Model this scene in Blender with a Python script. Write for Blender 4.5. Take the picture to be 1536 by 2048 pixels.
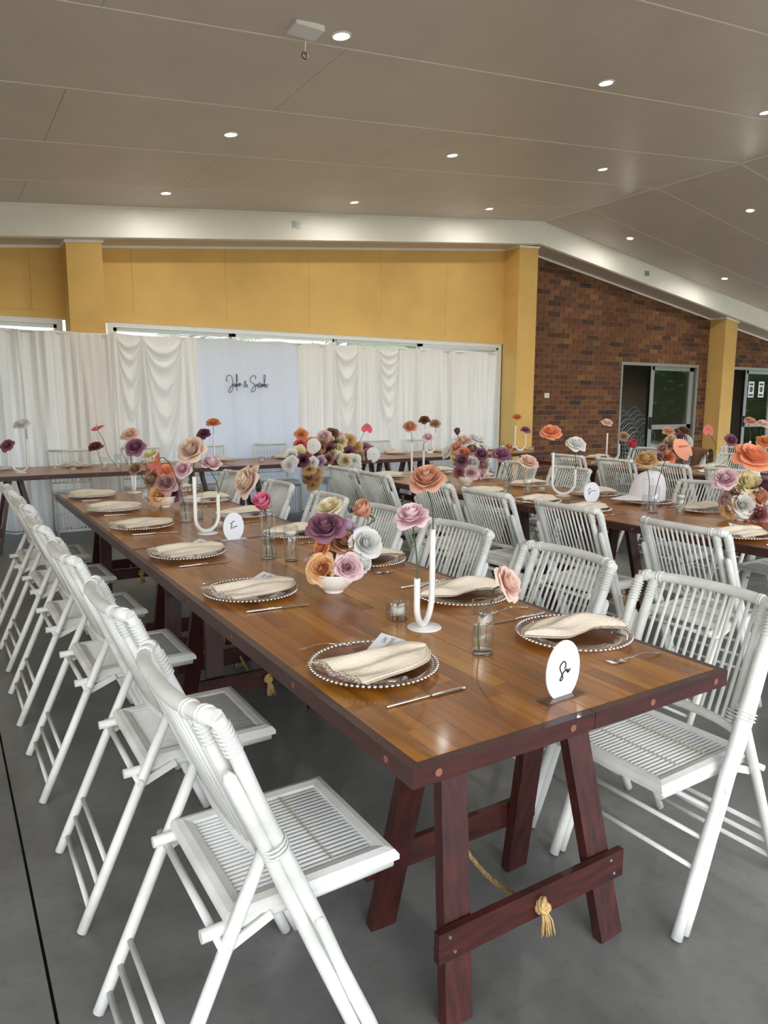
import bpy, math, random
from mathutils import Vector, Matrix, Euler
random.seed(7)
for o in list(bpy.data.objects): bpy.data.objects.remove(o)
SC = bpy.context.scene
COL = SC.collection

# ------------------------------------------------------------------ camera
FPX = 1440.5
CAM = Vector((-0.72685, -1.06254, 1.45729))
CR = Vector((0.85033, -0.52624, 0.00298)); CU = Vector((0.07733, 0.13055, 0.98842)); CF = Vector((0.52054, 0.84025, -0.15170))
cd = bpy.data.cameras.new('camera'); cam = bpy.data.objects.new('camera', cd); COL.objects.link(cam)
cd.sensor_fit = 'VERTICAL'; cd.sensor_height = 24.0; cd.lens = FPX / 2048 * 24.0; cd.clip_start = 0.02; cd.clip_end = 300
M = Matrix((CR, CU, -CF)).transposed().to_4x4(); M.translation = CAM
cam.matrix_world = M
SC.camera = cam

# ------------------------------------------------------------------ world, exposure
W = bpy.data.worlds.new('sky'); SC.world = W; W.use_nodes = True
nt = W.node_tree; nt.nodes.clear()
sky = nt.nodes.new('ShaderNodeTexSky'); sky.sky_type = 'NISHITA'; sky.sun_disc = False
sky.sun_elevation = math.radians(50); sky.sun_rotation = math.radians(200); sky.air_density = 1.0; sky.dust_density = 3.0; sky.ozone_density = 1.0
hsv = nt.nodes.new('ShaderNodeHueSaturation'); hsv.inputs['Saturation'].default_value = 0.62
bg = nt.nodes.new('ShaderNodeBackground'); bg.inputs[1].default_value = 0.55
wo = nt.nodes.new('ShaderNodeOutputWorld')
nt.links.new(sky.outputs[0], hsv.inputs['Color']); nt.links.new(hsv.outputs[0], bg.inputs[0]); nt.links.new(bg.outputs[0], wo.inputs[0])
SC.view_settings.view_transform = 'Standard'; SC.view_settings.look = 'None'
SC.view_settings.exposure = 0.40; SC.view_settings.gamma = 1.0; SC.view_settings.use_curve_mapping = False

# ------------------------------------------------------------------ helpers
def lin(c):
    c = c / 255.0
    return c / 12.92 if c <= 0.04045 else ((c + 0.055) / 1.055) ** 2.4
def rgb(r, g, b): return (lin(r), lin(g), lin(b), 1.0)

class MB:
    def __init__(s): s.v = []; s.f = []; s.a = []; s.s = []
    def add(s, vs, fs, smooth=False, att=None):
        n = len(s.v); s.v += [tuple(v) for v in vs]; s.f += [tuple(i + n for i in f) for f in fs]; s.s += [smooth] * len(fs)
        s.a += list(att) if att is not None else [0.0] * len(vs)
        return s
    def box(s, a, b, att=0.0):
        x0, y0, z0 = a; x1, y1, z1 = b
        return s.add([(x0,y0,z0),(x1,y0,z0),(x1,y1,z0),(x0,y1,z0),(x0,y0,z1),(x1,y0,z1),(x1,y1,z1),(x0,y1,z1)],
              [(0,3,2,1),(4,5,6,7),(0,1,5,4),(1,2,6,5),(2,3,7,6),(3,0,4,7)], False, [att]*8)
    def hexa(s, bot, top, att=0.0):
        return s.add(list(bot) + list(top), [(3,2,1,0),(4,5,6,7),(0,1,5,4),(1,2,6,5),(2,3,7,6),(3,0,4,7)], False, [att]*8)
    def bar(s, p, q, w, t, up=(0,0,1)):
        p = Vector(p); q = Vector(q); d = (q - p).normalized(); up = Vector(up)
        sx = d.cross(up).normalized() * (w / 2); sy = sx.cross(d).normalized() * (t / 2)
        c = [-sx - sy, sx - sy, sx + sy, -sx + sy]
        return s.hexa([p + k for k in c], [q + k for k in c])
    def tube(s, pts, r, n=8, cap=True, closed=False):
        pts = [Vector(p) for p in pts]; m = len(pts)
        rs = r if isinstance(r, (list, tuple)) else [r] * m
        vs = []; fs = []; nrm = None
        for i in range(m):
            if closed: d = pts[(i+1) % m] - pts[i-1]
            else: d = pts[min(i+1, m-1)] - pts[max(i-1, 0)]
            d.normalize()
            if nrm is None:
                nrm = d.orthogonal().normalized()
            nrm = (nrm - d * nrm.dot(d)); 
            nrm = nrm.normalized() if nrm.length > 1e-6 else d.orthogonal().normalized()
            b = d.cross(nrm)
            for k in range(n):
                a = 2 * math.pi * k / n
                vs.append(pts[i] + (nrm * math.cos(a) + b * math.sin(a)) * rs[i])
        for i in range(m if closed else m - 1):
            j = (i + 1) % m
            for k in range(n):
                k2 = (k + 1) % n
                fs.append((i*n+k, i*n+k2, j*n+k2, j*n+k))
        s.add(vs, fs, True)
        if cap and not closed:
            b0 = len(s.v) - m * n
            s.f += [tuple(b0 + k for k in reversed(range(n))), tuple(b0 + (m-1)*n + k for k in range(n))]; s.s += [False, False]
        return s
    def lathe(s, prof, n=24, c=(0,0,0), flip=False):
        vs = []; fs = []; m = len(prof)
        for (r, z) in prof:
            for k in range(n):
                a = 2*math.pi*k/n
                vs.append((c[0] + r*math.cos(a), c[1] + r*math.sin(a), c[2] + z))
        for i in range(m-1):
            for k in range(n):
                k2 = (k+1) % n
                fs.append((i*n+k, i*n+k2, (i+1)*n+k2, (i+1)*n+k))
        return s.add(vs, fs, True)
    def grid(s, fn, nu, nv, att=None, smooth=True):
        vs = []; at = []
        for j in range(nv+1):
            for i in range(nu+1):
                u = i/nu; v = j/nv
                vs.append(fn(u, v)); at.append(att(u, v) if att else v)
        fs = [(j*(nu+1)+i, j*(nu+1)+i+1, (j+1)*(nu+1)+i+1, (j+1)*(nu+1)+i) for j in range(nv) for i in range(nu)]
        return s.add(vs, fs, smooth, at)
    def mesh(s, name, mat):
        me = bpy.data.meshes.new(name); me.from_pydata(s.v, [], s.f)
        me.polygons.foreach_set('use_smooth', s.s)
        if any(s.a):
            at = me.attributes.new('t', 'FLOAT', 'POINT'); at.data.foreach_set('value', s.a)
        if mat: me.materials.append(mat)
        me.update(); return me
    def build(s, name, mat, parent=None, loc=None):
        return obj(name, s.mesh(name, mat), parent, loc)

def obj(name, me, parent=None, loc=None):
    o = bpy.data.objects.new(name, me); COL.objects.link(o)
    if parent: o.parent = parent
    if loc is not None: o.location = loc
    return o
def tag(o, label=None, cat=None, group=None, kind=None):
    if label: o['label'] = label
    if cat: o['category'] = cat
    if group: o['group'] = group
    if kind: o['kind'] = kind
    return o
def thing(name, label, cat, loc=(0,0,0), rz=0.0, group=None):
    o = bpy.data.objects.new(name, None); COL.objects.link(o); o.location = loc; o.rotation_euler = (0,0,rz)
    o.empty_display_size = 0.05
    return tag(o, label, cat, group)
CH = {}
def copy_tree(root, loc, rz, label, group=None):
    r = root.copy(); COL.objects.link(r); r.location = loc; r.rotation_euler = (0,0,rz); r['label'] = label
    if group: r['group'] = group
    for ch in list(root.children):
        c = ch.copy(); COL.objects.link(c); c.parent = r
        for g in ch.children:
            d = g.copy(); COL.objects.link(d); d.parent = c
    return r
def struct(o): o['kind'] = 'structure'; return o
def smooth_path(ctrl, n=6):
    P = [Vector(c) for c in ctrl]
    if len(P) < 3: return P
    out = []
    for i in range(len(P)-1):
        p0 = P[max(i-1,0)]; p1 = P[i]; p2 = P[i+1]; p3 = P[min(i+2,len(P)-1)]
        for k in range(n):
            t = k/n
            out.append(0.5*((2*p1)+(p2-p0)*t+(2*p0-5*p1+4*p2-p3)*t*t+(3*p1-p0-3*p2+p3)*t**3))
    out.append(P[-1]); return out
def seen(px, py, ref):
    """point on the sight line through a photo pixel, at the same distance as the world point ref"""
    d = CF + CR*((px-768)/FPX) + CU*((1024-py)/FPX)
    return CAM + d * ((Vector(ref)-CAM).dot(CF))
def on_wall(px, py, Y):
    d = CF + CR*((px-768)/FPX) + CU*((1024-py)/FPX)
    return CAM + d * ((Y-CAM.y)/d.y)
ORD = ['first','second','third','fourth','fifth','sixth','seventh','eighth','ninth','tenth','eleventh','twelfth']

# ------------------------------------------------------------------ materials
def newmat(name):
    m = bpy.data.materials.new(name); m.use_nodes = True
    nt = m.node_tree; b = nt.nodes['Principled BSDF']
    return m, nt, b
def N(nt, t, **kw):
    n = nt.nodes.new(t)
    for k, v in kw.items(): setattr(n, k, v)
    return n
def ramp(nt, stops):
    r = nt.nodes.new('ShaderNodeValToRGB'); e = r.color_ramp.elements
    e[0].position, e[0].color = stops[0]; e[1].position, e[1].color = stops[-1]
    for p, c in stops[1:-1]:
        k = e.new(p); k.color = c
    return r
def plain(name, c, rough=0.5, metal=0.0, var=0.0, scale=12.0, bump=0.0, bscale=60.0, coat=0.0, c2=None, stretch=None):
    m, nt, b = newmat(name)
    b.inputs['Base Color'].default_value = c; b.inputs['Roughness'].default_value = rough; b.inputs['Metallic'].default_value = metal
    b.inputs['Coat Weight'].default_value = coat
    if var or c2 or bump:
        tc = N(nt, 'ShaderNodeTexCoord'); mp = N(nt, 'ShaderNodeMapping')
        nt.links.new(tc.outputs['Object'], mp.inputs[0])
        if stretch: mp.inputs['Scale'].default_value = stretch
    if var or c2:
        no = N(nt, 'ShaderNodeTexNoise'); no.inputs['Scale'].default_value = scale; no.inputs['Detail'].default_value = 5
        nt.links.new(mp.outputs[0], no.inputs['Vector'])
        lo = c2 if c2 else tuple(max(0, x*(1-var)) for x in c[:3]) + (1,)
        hi = c if c2 else tuple(min(1, x*(1+var)) for x in c[:3]) + (1,)
        r = ramp(nt, [(0.3, lo), (0.7, hi)])
        nt.links.new(no.outputs[0], r.inputs[0]); nt.links.new(r.outputs[0], b.inputs['Base Color'])
    if bump:
        n2 = N(nt, 'ShaderNodeTexNoise'); n2.inputs['Scale'].default_value = bscale; n2.inputs['Detail'].default_value = 3
        bp = N(nt, 'ShaderNodeBump'); bp.inputs['Strength'].default_value = bump; bp.inputs['Distance'].default_value = 0.01
        nt.links.new(mp.outputs[0], n2.inputs['Vector']); nt.links.new(n2.outputs[0], bp.inputs['Height']); nt.links.new(bp.outputs[0], b.inputs['Normal'])
    return m
def thin_glass(name, tint=(0.93,0.95,0.94,1), gloss=0.02, base=0.04):
    m = bpy.data.materials.new(name); m.use_nodes = True; nt = m.node_tree; nt.nodes.clear()
    out = N(nt,'ShaderNodeOutputMaterial'); mix = N(nt,'ShaderNodeMixShader'); tr = N(nt,'ShaderNodeBsdfTransparent'); gl = N(nt,'ShaderNodeBsdfGlossy')
    lw = N(nt,'ShaderNodeLayerWeight'); lw.inputs[0].default_value = 0.5
    fr = N(nt,'ShaderNodeMath', operation='POWER'); fr.inputs[1].default_value = 5.0; nt.links.new(lw.outputs['Facing'], fr.inputs[0])
    ad = N(nt,'ShaderNodeMath', operation='ADD'); ad.inputs[1].default_value = 0.03 + base
    tr.inputs[0].default_value = tint; gl.inputs['Roughness'].default_value = gloss; gl.inputs[0].default_value = (0.95,0.95,0.95,1)
    nt.links.new(fr.outputs[0], ad.inputs[0]); nt.links.new(ad.outputs[0], mix.inputs[0]); nt.links.new(tr.outputs[0], mix.inputs[1]); nt.links.new(gl.outputs[0], mix.inputs[2]); nt.links.new(mix.outputs[0], out.inputs[0])
    return m
def rand_ramp(name, stops, rough, src, bump=0.0, grain=None, coat=0.0):
    """colour picked per object (src='obj') or per attribute (src='att')"""
    m, nt, b = newmat(name)
    b.inputs['Roughness'].default_value = rough; b.inputs['Specular IOR Level'].default_value = 0.35; b.inputs['Coat Weight'].default_value = coat; b.inputs['Coat Roughness'].default_value = 0.1
    if src == 'obj': q = N(nt,'ShaderNodeObjectInfo').outputs['Random']
    else: q = N(nt,'ShaderNodeAttribute', attribute_name='t').outputs['Fac']
    r = ramp(nt, stops); nt.links.new(q, r.inputs[0])
    tc = N(nt,'ShaderNodeTexCoord'); mp = N(nt,'ShaderNodeMapping'); nt.links.new(tc.outputs['Object'], mp.inputs[0])
    no = N(nt,'ShaderNodeTexNoise'); no.inputs['Detail'].default_value = 5
    mx = N(nt,'ShaderNodeMix', data_type='RGBA', blend_type='MULTIPLY'); mx.inputs[0].default_value = 1.0
    if grain:
        ad = N(nt,'ShaderNodeVectorMath', operation='ADD'); cb = N(nt,'ShaderNodeCombineXYZ'); mu = N(nt,'ShaderNodeMath', operation='MULTIPLY'); mu.inputs[1].default_value = 37.0
        nt.links.new(q, mu.inputs[0]); nt.links.new(mu.outputs[0], cb.inputs[0]); nt.links.new(mu.outputs[0], cb.inputs[2])
        mp.inputs['Scale'].default_value = grain; nt.links.new(mp.outputs[0], ad.inputs[0]); nt.links.new(cb.outputs[0], ad.inputs[1]); nt.links.new(ad.outputs[0], no.inputs['Vector'])
        no.inputs['Scale'].default_value = 1.0; no.inputs['Distortion'].default_value = 0.8
        r2 = ramp(nt, [(0.25,(0.50,0.45,0.40,1)),(0.5,(0.95,0.93,0.9,1)),(0.75,(1.25,1.22,1.15,1))])
    else:
        no.inputs['Scale'].default_value = 25; nt.links.new(mp.outputs[0], no.inputs['Vector'])
        r2 = ramp(nt, [(0.3,(0.7,0.7,0.7,1)),(0.7,(1.15,1.15,1.15,1))])
    nt.links.new(no.outputs[0], r2.inputs[0]); nt.links.new(r.outputs[0], mx.inputs[6]); nt.links.new(r2.outputs[0], mx.inputs[7]); nt.links.new(mx.outputs[2], b.inputs['Base Color'])
    if bump:
        bp = N(nt,'ShaderNodeBump'); bp.inputs['Strength'].default_value = bump; bp.inputs['Distance'].default_value = 0.004
        nt.links.new(no.outputs[0], bp.inputs['Height']); nt.links.new(bp.outputs[0], b.inputs['Normal'])
    return m
def emit(name, c, s):
    m = bpy.data.materials.new(name); m.use_nodes = True; nt = m.node_tree; nt.nodes.clear()
    o = N(nt,'ShaderNodeOutputMaterial'); e = N(nt,'ShaderNodeEmission'); e.inputs[0].default_value = c; e.inputs[1].default_value = s
    nt.links.new(e.outputs[0], o.inputs[0]); return m

def concrete():
    m, nt, b = newmat('polished_concrete')
    tc = N(nt,'ShaderNodeTexCoord'); 
    n1 = N(nt,'ShaderNodeTexNoise'); n1.inputs['Scale'].default_value = 1.1; n1.inputs['Detail'].default_value = 8; n1.inputs['Roughness'].default_value = 0.62; n1.inputs['Distortion'].default_value = 0.5
    n2 = N(nt,'ShaderNodeTexNoise'); n2.inputs['Scale'].default_value = 30; n2.inputs['Detail'].default_value = 4
    r = ramp(nt, [(0.30, rgb(82,82,79)), (0.5, rgb(112,113,110)), (0.72, rgb(138,139,137))])
    r2 = ramp(nt, [(0.28,(0.78,0.77,0.75,1)),(0.45,(1,1,1,1))])
    mx = N(nt,'ShaderNodeMix', data_type='RGBA', blend_type='MULTIPLY'); mx.inputs[0].default_value = 0.7
    for n in (n1, n2): nt.links.new(tc.outputs['Object'], n.inputs['Vector'])
    nt.links.new(n1.outputs[0], r.inputs[0]); nt.links.new(n2.outputs[0], r2.inputs[0]); nt.links.new(r.outputs[0], mx.inputs[6]); nt.links.new(r2.outputs[0], mx.inputs[7]); nt.links.new(mx.outputs[2], b.inputs['Base Color'])
    rr = ramp(nt, [(0.3,(0.32,0.32,0.32,1)),(0.7,(0.5,0.5,0.5,1))]); nt.links.new(n1.outputs[0], rr.inputs[0]); nt.links.new(rr.outputs[0], b.inputs['Roughness'])
    return m

MT = {}
MT['concrete'] = concrete()
MT['ceiling'] = plain('ceiling_panel', rgb(212,202,188), 0.42, var=0.04, scale=2)
MT['seam'] = plain('ceiling_seam', rgb(228,222,212), 0.4)
MT['white_paint'] = plain('white_paint', rgb(246,244,236), 0.45, var=0.03, scale=3)
MT['yellow'] = plain('mustard_render', rgb(224,184,110), 0.85, var=0.06, scale=3, bump=0.25, bscale=180)
MT['mortar'] = plain('mortar', rgb(142,124,106), 0.95, var=0.2, scale=14, bump=0.4, bscale=120)
BR = [(0.0, rgb(74,58,52)), (0.18, rgb(104,70,54)), (0.36, rgb(128,84,64)), (0.52, rgb(112,76,52)), (0.66, rgb(134,94,62)), (0.8, rgb(100,64,50)), (0.92, rgb(142,104,66)), (1.0, rgb(64,56,54))]
MT['brick'] = rand_ramp('clay_brick', BR, 0.9, 'obj', bump=0.5)
MT['brick_att'] = rand_ramp('clay_brick_rest', BR, 0.9, 'att', bump=0.5)
WD = [(0.0, rgb(136,80,22)), (0.2, rgb(154,96,28)), (0.4, rgb(168,110,34)), (0.55, rgb(148,90,24)), (0.7, rgb(178,122,40)), (0.85, rgb(160,100,30)), (1.0, rgb(126,72,20))]
MT['wood'] = rand_ramp('acacia_plank', WD, 0.30, 'obj', bump=0.02, grain=(24,1.4,24), coat=0.12)
MT['wood_att'] = rand_ramp('acacia_top', WD, 0.30, 'att', bump=0.02, grain=(24,1.4,24), coat=0.12)
MT['redwood'] = plain('red_stained_timber', rgb(74,31,26), 0.42, c2=rgb(44,19,18), scale=9, stretch=(6,6,0.8), bump=0.05, coat=0.05)
MT['redwood_h'] = plain('red_stained_board', rgb(74,31,26), 0.42, c2=rgb(44,19,18), scale=9, stretch=(0.8,0.8,6), bump=0.05, coat=0.05)
MT['plug'] = plain('timber_plug', rgb(132,84,62), 0.5, var=0.1)
MT['rope'] = plain('hemp_rope', rgb(190,158,104), 0.9, var=0.25, scale=90, bump=0.5, bscale=200)
MT['bamboo'] = plain('whitewashed_bamboo', rgb(226,228,224), 0.5, c2=rgb(198,199,191), scale=7, bump=0.12, bscale=70)
MT['lacing'] = plain('straw_lacing', rgb(206,194,166), 0.8, var=0.1)
MT['cushion'] = plain('white_cushion', rgb(226,226,226), 0.9, var=0.03, bump=0.2)
MT['satin'] = plain('ivory_satin', rgb(236,233,226), 0.38, var=0.015, scale=4)
MT['sheer'] = plain('white_drape', rgb(226,230,242), 0.8, var=0.015, scale=4)
MT['white_metal'] = plain('white_powder_coat', rgb(238,238,234), 0.35)
MT['ceramic'] = plain('white_ceramic', rgb(232,226,214), 0.3, coat=0.3)
MT['steel'] = plain('polished_steel', (0.72,0.71,0.70,1), 0.12, metal=1.0)
MT['bead'] = plain('silver_bead', (0.80,0.74,0.71,1), 0.16, metal=1.0)
MT['plate'] = thin_glass('clear_plate_glass', (0.93,0.90,0.89,1), 0.03, 0.03)
MT['glass'] = thin_glass('clear_vase_glass', (0.95,0.97,0.965,1), 0.02, 0.05)
MT['water'] = thin_glass('vase_water', (0.96,0.975,0.97,1), 0.01, 0.0)
MT['pane'] = thin_glass('door_pane', (0.86,0.89,0.88,1), 0.02, 0.05)
MT['winpane'] = thin_glass('window_pane', (0.85,0.9,0.92,1), 0.02, 0.02)
MT['acrylic'] = thin_glass('clear_acrylic', (0.93,0.94,0.94,1), 0.02, 0.06)
MT['napkin'] = plain('cream_linen', rgb(230,217,196), 0.95, var=0.05, scale=20, bump=0.5, bscale=260)
MT['card'] = plain('white_card', rgb(232,234,236), 0.7)
MT['sign'] = plain('white_acrylic', rgb(236,240,246), 0.35)
MT['ink'] = plain('black_ink', rgb(22,22,26), 0.6)
MT['greyink'] = plain('grey_lettering', rgb(62,62,68), 0.6)
MT['candle'] = plain('white_wax', rgb(240,234,222), 0.5)
MT['stem'] = plain('flower_stem', rgb(66,84,42), 0.6, var=0.25, scale=30)
MT['stem_dark'] = plain('dark_stem', rgb(60,58,42), 0.6, var=0.25, scale=30)
MT['leaf'] = plain('sepal_green', rgb(70,92,48), 0.6, var=0.25, scale=30)
MT['alu'] = plain('grey_aluminium', rgb(158,162,160), 0.4, metal=0.35)
MT['alu_white'] = plain('white_aluminium', rgb(226,226,222), 0.4)
MT['black'] = plain('black_rubber', rgb(24,24,24), 0.6)
MT['dark_room'] = plain('room_wall_paint', rgb(176,168,154), 0.9)
MT['stackmetal'] = plain('grey_chair_metal', rgb(150,156,156), 0.4, metal=0.3)
MT['switch'] = plain('switch_plastic', rgb(228,226,218), 0.4)
MT['brown_cloth'] = plain('brown_jacket_cloth', rgb(118,86,64), 0.9, var=0.12, scale=10, bump=0.3)
MT['white_cloth'] = plain('white_cloth', rgb(234,232,236), 0.85, var=0.02)
MT['lamp'] = emit('downlight_lens', (1.0,0.93,0.80,1), 30.0)
MT['grass'] = plain('lawn', rgb(120,134,84), 0.95, var=0.3, scale=2)
MT['paving'] = plain('light_paving', rgb(196,190,178), 0.9, var=0.08, scale=2)
MT['palm'] = plain('palm_frond', rgb(104,120,62), 0.6, var=0.3, scale=3)
MT['trunk'] = plain('palm_trunk', rgb(120,104,84), 0.9, var=0.2, scale=6)
MT['hedge'] = plain('hedge_leaves', rgb(72,98,50), 0.8, var=0.5, scale=5, bump=0.6, bscale=12)

FC = dict(mauve=((140,88,112),(182,134,154)), cream=((226,206,150),(240,232,206)), peachpink=((208,142,112),(242,202,176)), white=((232,232,226),(246,246,246)),
 caramel=((150,98,66),(206,156,116)), apricot=((226,146,98),(244,204,152)), palepink=((224,168,184),(246,226,230)), lilac=((200,170,196),(226,208,224)),
 coral=((236,142,102),(250,188,152)), taupe=((160,122,100),(214,186,158)), dustyrose=((140,82,84),(198,140,138)), hotpink=((206,40,100),(240,160,180)),
 blush=((232,190,172),(246,222,208)), brown=((98,66,52),(156,112,88)), creampink=((226,184,180),(240,222,200)), yellowcream=((232,222,160),(246,242,214)),
 dustymauve=((190,150,150),(222,192,188)), orange=((214,126,78),(242,178,128)), plum=((96,50,70),(150,96,116)), anth_pink=((214,84,104),(240,130,146)), anth_coral=((228,110,104),(244,150,140)), anth_peach=((240,150,120),(250,190,164)), antique=((206,160,104),(232,206,160)))
FW = dict(mauve='dusty mauve', cream='cream', peachpink='peach pink', white='white', caramel='caramel tan', apricot='apricot', palepink='pale pink', lilac='pale lilac', coral='bright coral', taupe='taupe', dustyrose='dusty rose', hotpink='hot pink', blush='blush', brown='brown', creampink='cream and pink', yellowcream='pale yellow', dustymauve='greyish pink', orange='orange', plum='dark plum', anth_pink='pink', anth_coral='coral pink', anth_peach='peach', antique='golden beige')
def petal_mat(k):
    key = 'petal_' + k
    if key in MT: return MT[key]
    m = bpy.data.materials.new(key); m.use_nodes = True; nt = m.node_tree; b = nt.nodes['Principled BSDF']
    at = N(nt,'ShaderNodeAttribute', attribute_name='t'); a, c = FC[k]
    if k not in ('hotpink','cream','creampink','blush','palepink','apricot'):
        m_ = tuple(0.5*(x+y) for x, y in zip(a, c)); a, c = tuple(0.85*x+0.15*y for x, y in zip(m_, a)), tuple(0.85*x+0.15*y for x, y in zip(m_, c))
    r = ramp(nt, [(0.2, rgb(*a)), (0.72, rgb(*[(x+y)/2 for x, y in zip(a, c)])), (0.98, rgb(*c))]); nt.links.new(at.outputs['Fac'], r.inputs[0]); nt.links.new(r.outputs[0], b.inputs['Base Color'])
    b.inputs['Roughness'].default_value = 0.75
    tl = N(nt,'ShaderNodeBsdfTranslucent'); mx = N(nt,'ShaderNodeMixShader'); mx.inputs[0].default_value = 0.25
    nt.links.new(r.outputs[0], tl.inputs[0]); nt.links.new(b.outputs[0], mx.inputs[1]); nt.links.new(tl.outputs[0], mx.inputs[2]); nt.links.new(mx.outputs[0], nt.nodes['Material Output'].inputs[0])
    MT[key] = m; return m

# ================================================================== THE SETTING
XR, ZR = 7.63, 4.265
def zc(x): return ZR + 0.1012*(x-XR) if x < XR else ZR - 0.1545*(x-XR)
BD = 0.335
YB, YC, YW = 7.75, 7.85, 8.20
X0, X1, Y0 = -4.0, 16.2, -4.0

# floor: cast slabs with open joints
fl = struct(MB().box((X0-0.2, Y0-0.2, -0.20), (X1+0.2, 12.6, -0.02)).build('floor', MT['black']))
xs = [X0-0.2, -0.59, 3.9, 8.4, 12.9, X1+0.2]; ys = [Y0-0.2, -1.62, 2.87, 7.3, 12.6]
for i in range(len(xs)-1):
    for j in range(len(ys)-1):
        g = 0.004
        MB().box((xs[i]+g, ys[j]+g, -0.05), (xs[i+1]-g, ys[j+1]-g, 0.0)).build('slab', MT['concrete'], fl)
gr = MB().box((-60,-60,-0.32), (60,60,-0.2)).build('lawn', MT['grass']); struct(gr)
pv = MB().box((-9,-9,-0.2), (X1+5, Y0-0.2, -0.03)).build('paved_terrace', MT['paving']); struct(pv)
pv2 = MB().box((-9,Y0-0.2,-0.2), (X0-0.2, 13, -0.03)).build('paved_path', MT['paving']); struct(pv2)
pv3 = MB().box((X1+0.2,Y0-0.2,-0.2), (X1+5, 13, -0.03)).build('paved_path', MT['paving']); struct(pv3)

# ceiling: insulated panels with butt joints, white joint strips, ridge flashing
ce = bpy.data.objects.new('ceiling', None); COL.objects.link(ce); struct(ce)
seams = [Y0, -2.58, -1.41, -0.24, 0.93, 2.10, 3.27, 4.44, 5.62, 6.83, YW+0.3]
def slab(x0, x1, y0, y1, name, mat, dz0=0.0, dz1=0.12):
    b = [(x0,y0,zc(x0)+dz0),(x1,y0,zc(x1)+dz0),(x1,y1,zc(x1)+dz0),(x0,y1,zc(x0)+dz0)]
    t = [(p[0],p[1],p[2]+dz1-dz0) for p in b]
    return MB().hexa(b, t).build(name, mat, ce)
for k in range(len(seams)-1):
    ya, yb = seams[k]+0.003, seams[k+1]-0.003
    off = 1.67 if k % 2 == 0 else 0.19
    L = [X0] + [off + 2.965*i for i in range(-2, 3) if X0 + 0.3 < off + 2.965*i < XR - 0.4] + [XR]
    Rr = [XR] + [XR + (1.5 if k % 2 else 2.965) + 2.965*i for i in range(3) if XR + (1.5 if k % 2 else 2.965) + 2.965*i < X1-0.3] + [X1]
    for S in (L, Rr):
        for i in range(len(S)-1): slab(S[i]+0.0015, S[i+1]-0.0015, ya, yb, 'panel', MT['ceiling'])
    if 0 < k:
        slab(X0, XR, seams[k]-0.006, seams[k]+0.006, 'joint_strip', MT['seam'], -0.004, 0.01)
        slab(XR, X1, seams[k]-0.006, seams[k]+0.006, 'joint_strip', MT['seam'], -0.004, 0.01)
MB().add([(XR-0.03,Y0,zc(XR-0.03)-0.004),(XR+0.03,Y0,zc(XR+0.03)-0.004),(XR+0.03,YB,zc(XR+0.03)-0.004),(XR-0.03,YB,zc(XR-0.03)-0.004),
          (XR-0.03,Y0,ZR+0.02),(XR+0.03,Y0,ZR+0.02),(XR+0.03,YB,ZR+0.02),(XR-0.03,YB,ZR+0.02)],[(3,2,1,0),(4,5,6,7),(0,1,5,4),(1,2,6,5),(2,3,7,6),(3,0,4,7)]).build('ridge_flashing', MT['seam'], ce)
# opaque roof skin above the panels
rs = MB()
for a, b in ((X0-0.1, XR), (XR, X1+0.1)):
    rs.hexa([(a,Y0-0.1,zc(a)+0.125),(b,Y0-0.1,zc(b)+0.125),(b,9.3,zc(b)+0.125),(a,9.3,zc(a)+0.125)],[(a,Y0-0.1,zc(a)+0.17),(b,Y0-0.1,zc(b)+0.17),(b,9.3,zc(b)+0.17),(a,9.3,zc(a)+0.17)])
struct(rs.build('roof', MT['white_paint']))

# cross beam (white fascia) and its soffit
bm = MB()
for a, b in ((X0, XR), (XR, X1)):
    bm.hexa([(a,YB,zc(a)-BD),(b,YB,zc(b)-BD),(b,YW+0.05,zc(b)-BD),(a,YW+0.05,zc(a)-BD)],[(a,YB,zc(a)),(b,YB,zc(b)),(b,YW+0.05,zc(b)),(a,YW+0.05,zc(a))])
o = bm.build('trim_1', MT['white_paint']); struct(o)
sf = MB()
for a, b in ((X0, XR), (XR, X1)):
    sf.hexa([(a,YB+0.03,zc(a)-BD-0.012),(b,YB+0.03,zc(b)-BD-0.012),(b,YW,zc(b)-BD-0.012),(a,YW,zc(a)-BD-0.012)],[(a,YB+0.03,zc(a)-BD),(b,YB+0.03,zc(b)-BD),(b,YW,zc(b)-BD),(a,YW,zc(a)-BD)])
struct(sf.build('trim_2', MT['ceiling']))
tp = MB()
for a, b in ((X0, XR), (XR, X1)):
    tp.hexa([(a,YB-0.012,zc(a)-0.03),(b,YB-0.012,zc(b)-0.03),(b,YB,zc(b)-0.03),(a,YB,zc(a)-0.03)],[(a,YB-0.012,zc(a)),(b,YB-0.012,zc(b)),(b,YB,zc(b)),(a,YB,zc(a))])
struct(tp.build('trim_3', MT['white_paint']))
def zs(x): return zc(x) - BD - 0.012

# columns
COLS = [(0.65,1.03),(7.29,7.68),(12.75,13.15)]
for i, (a, b) in enumerate(COLS):
    c = MB().hexa([(a,YC,0),(b,YC,0),(b,YW,0),(a,YW,0)],[(a,YC,zs(a)),(b,YC,zs(b)),(b,YW,zs(b)),(a,YW,zs(a))]).build('column', MT['yellow']); struct(c)
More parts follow.
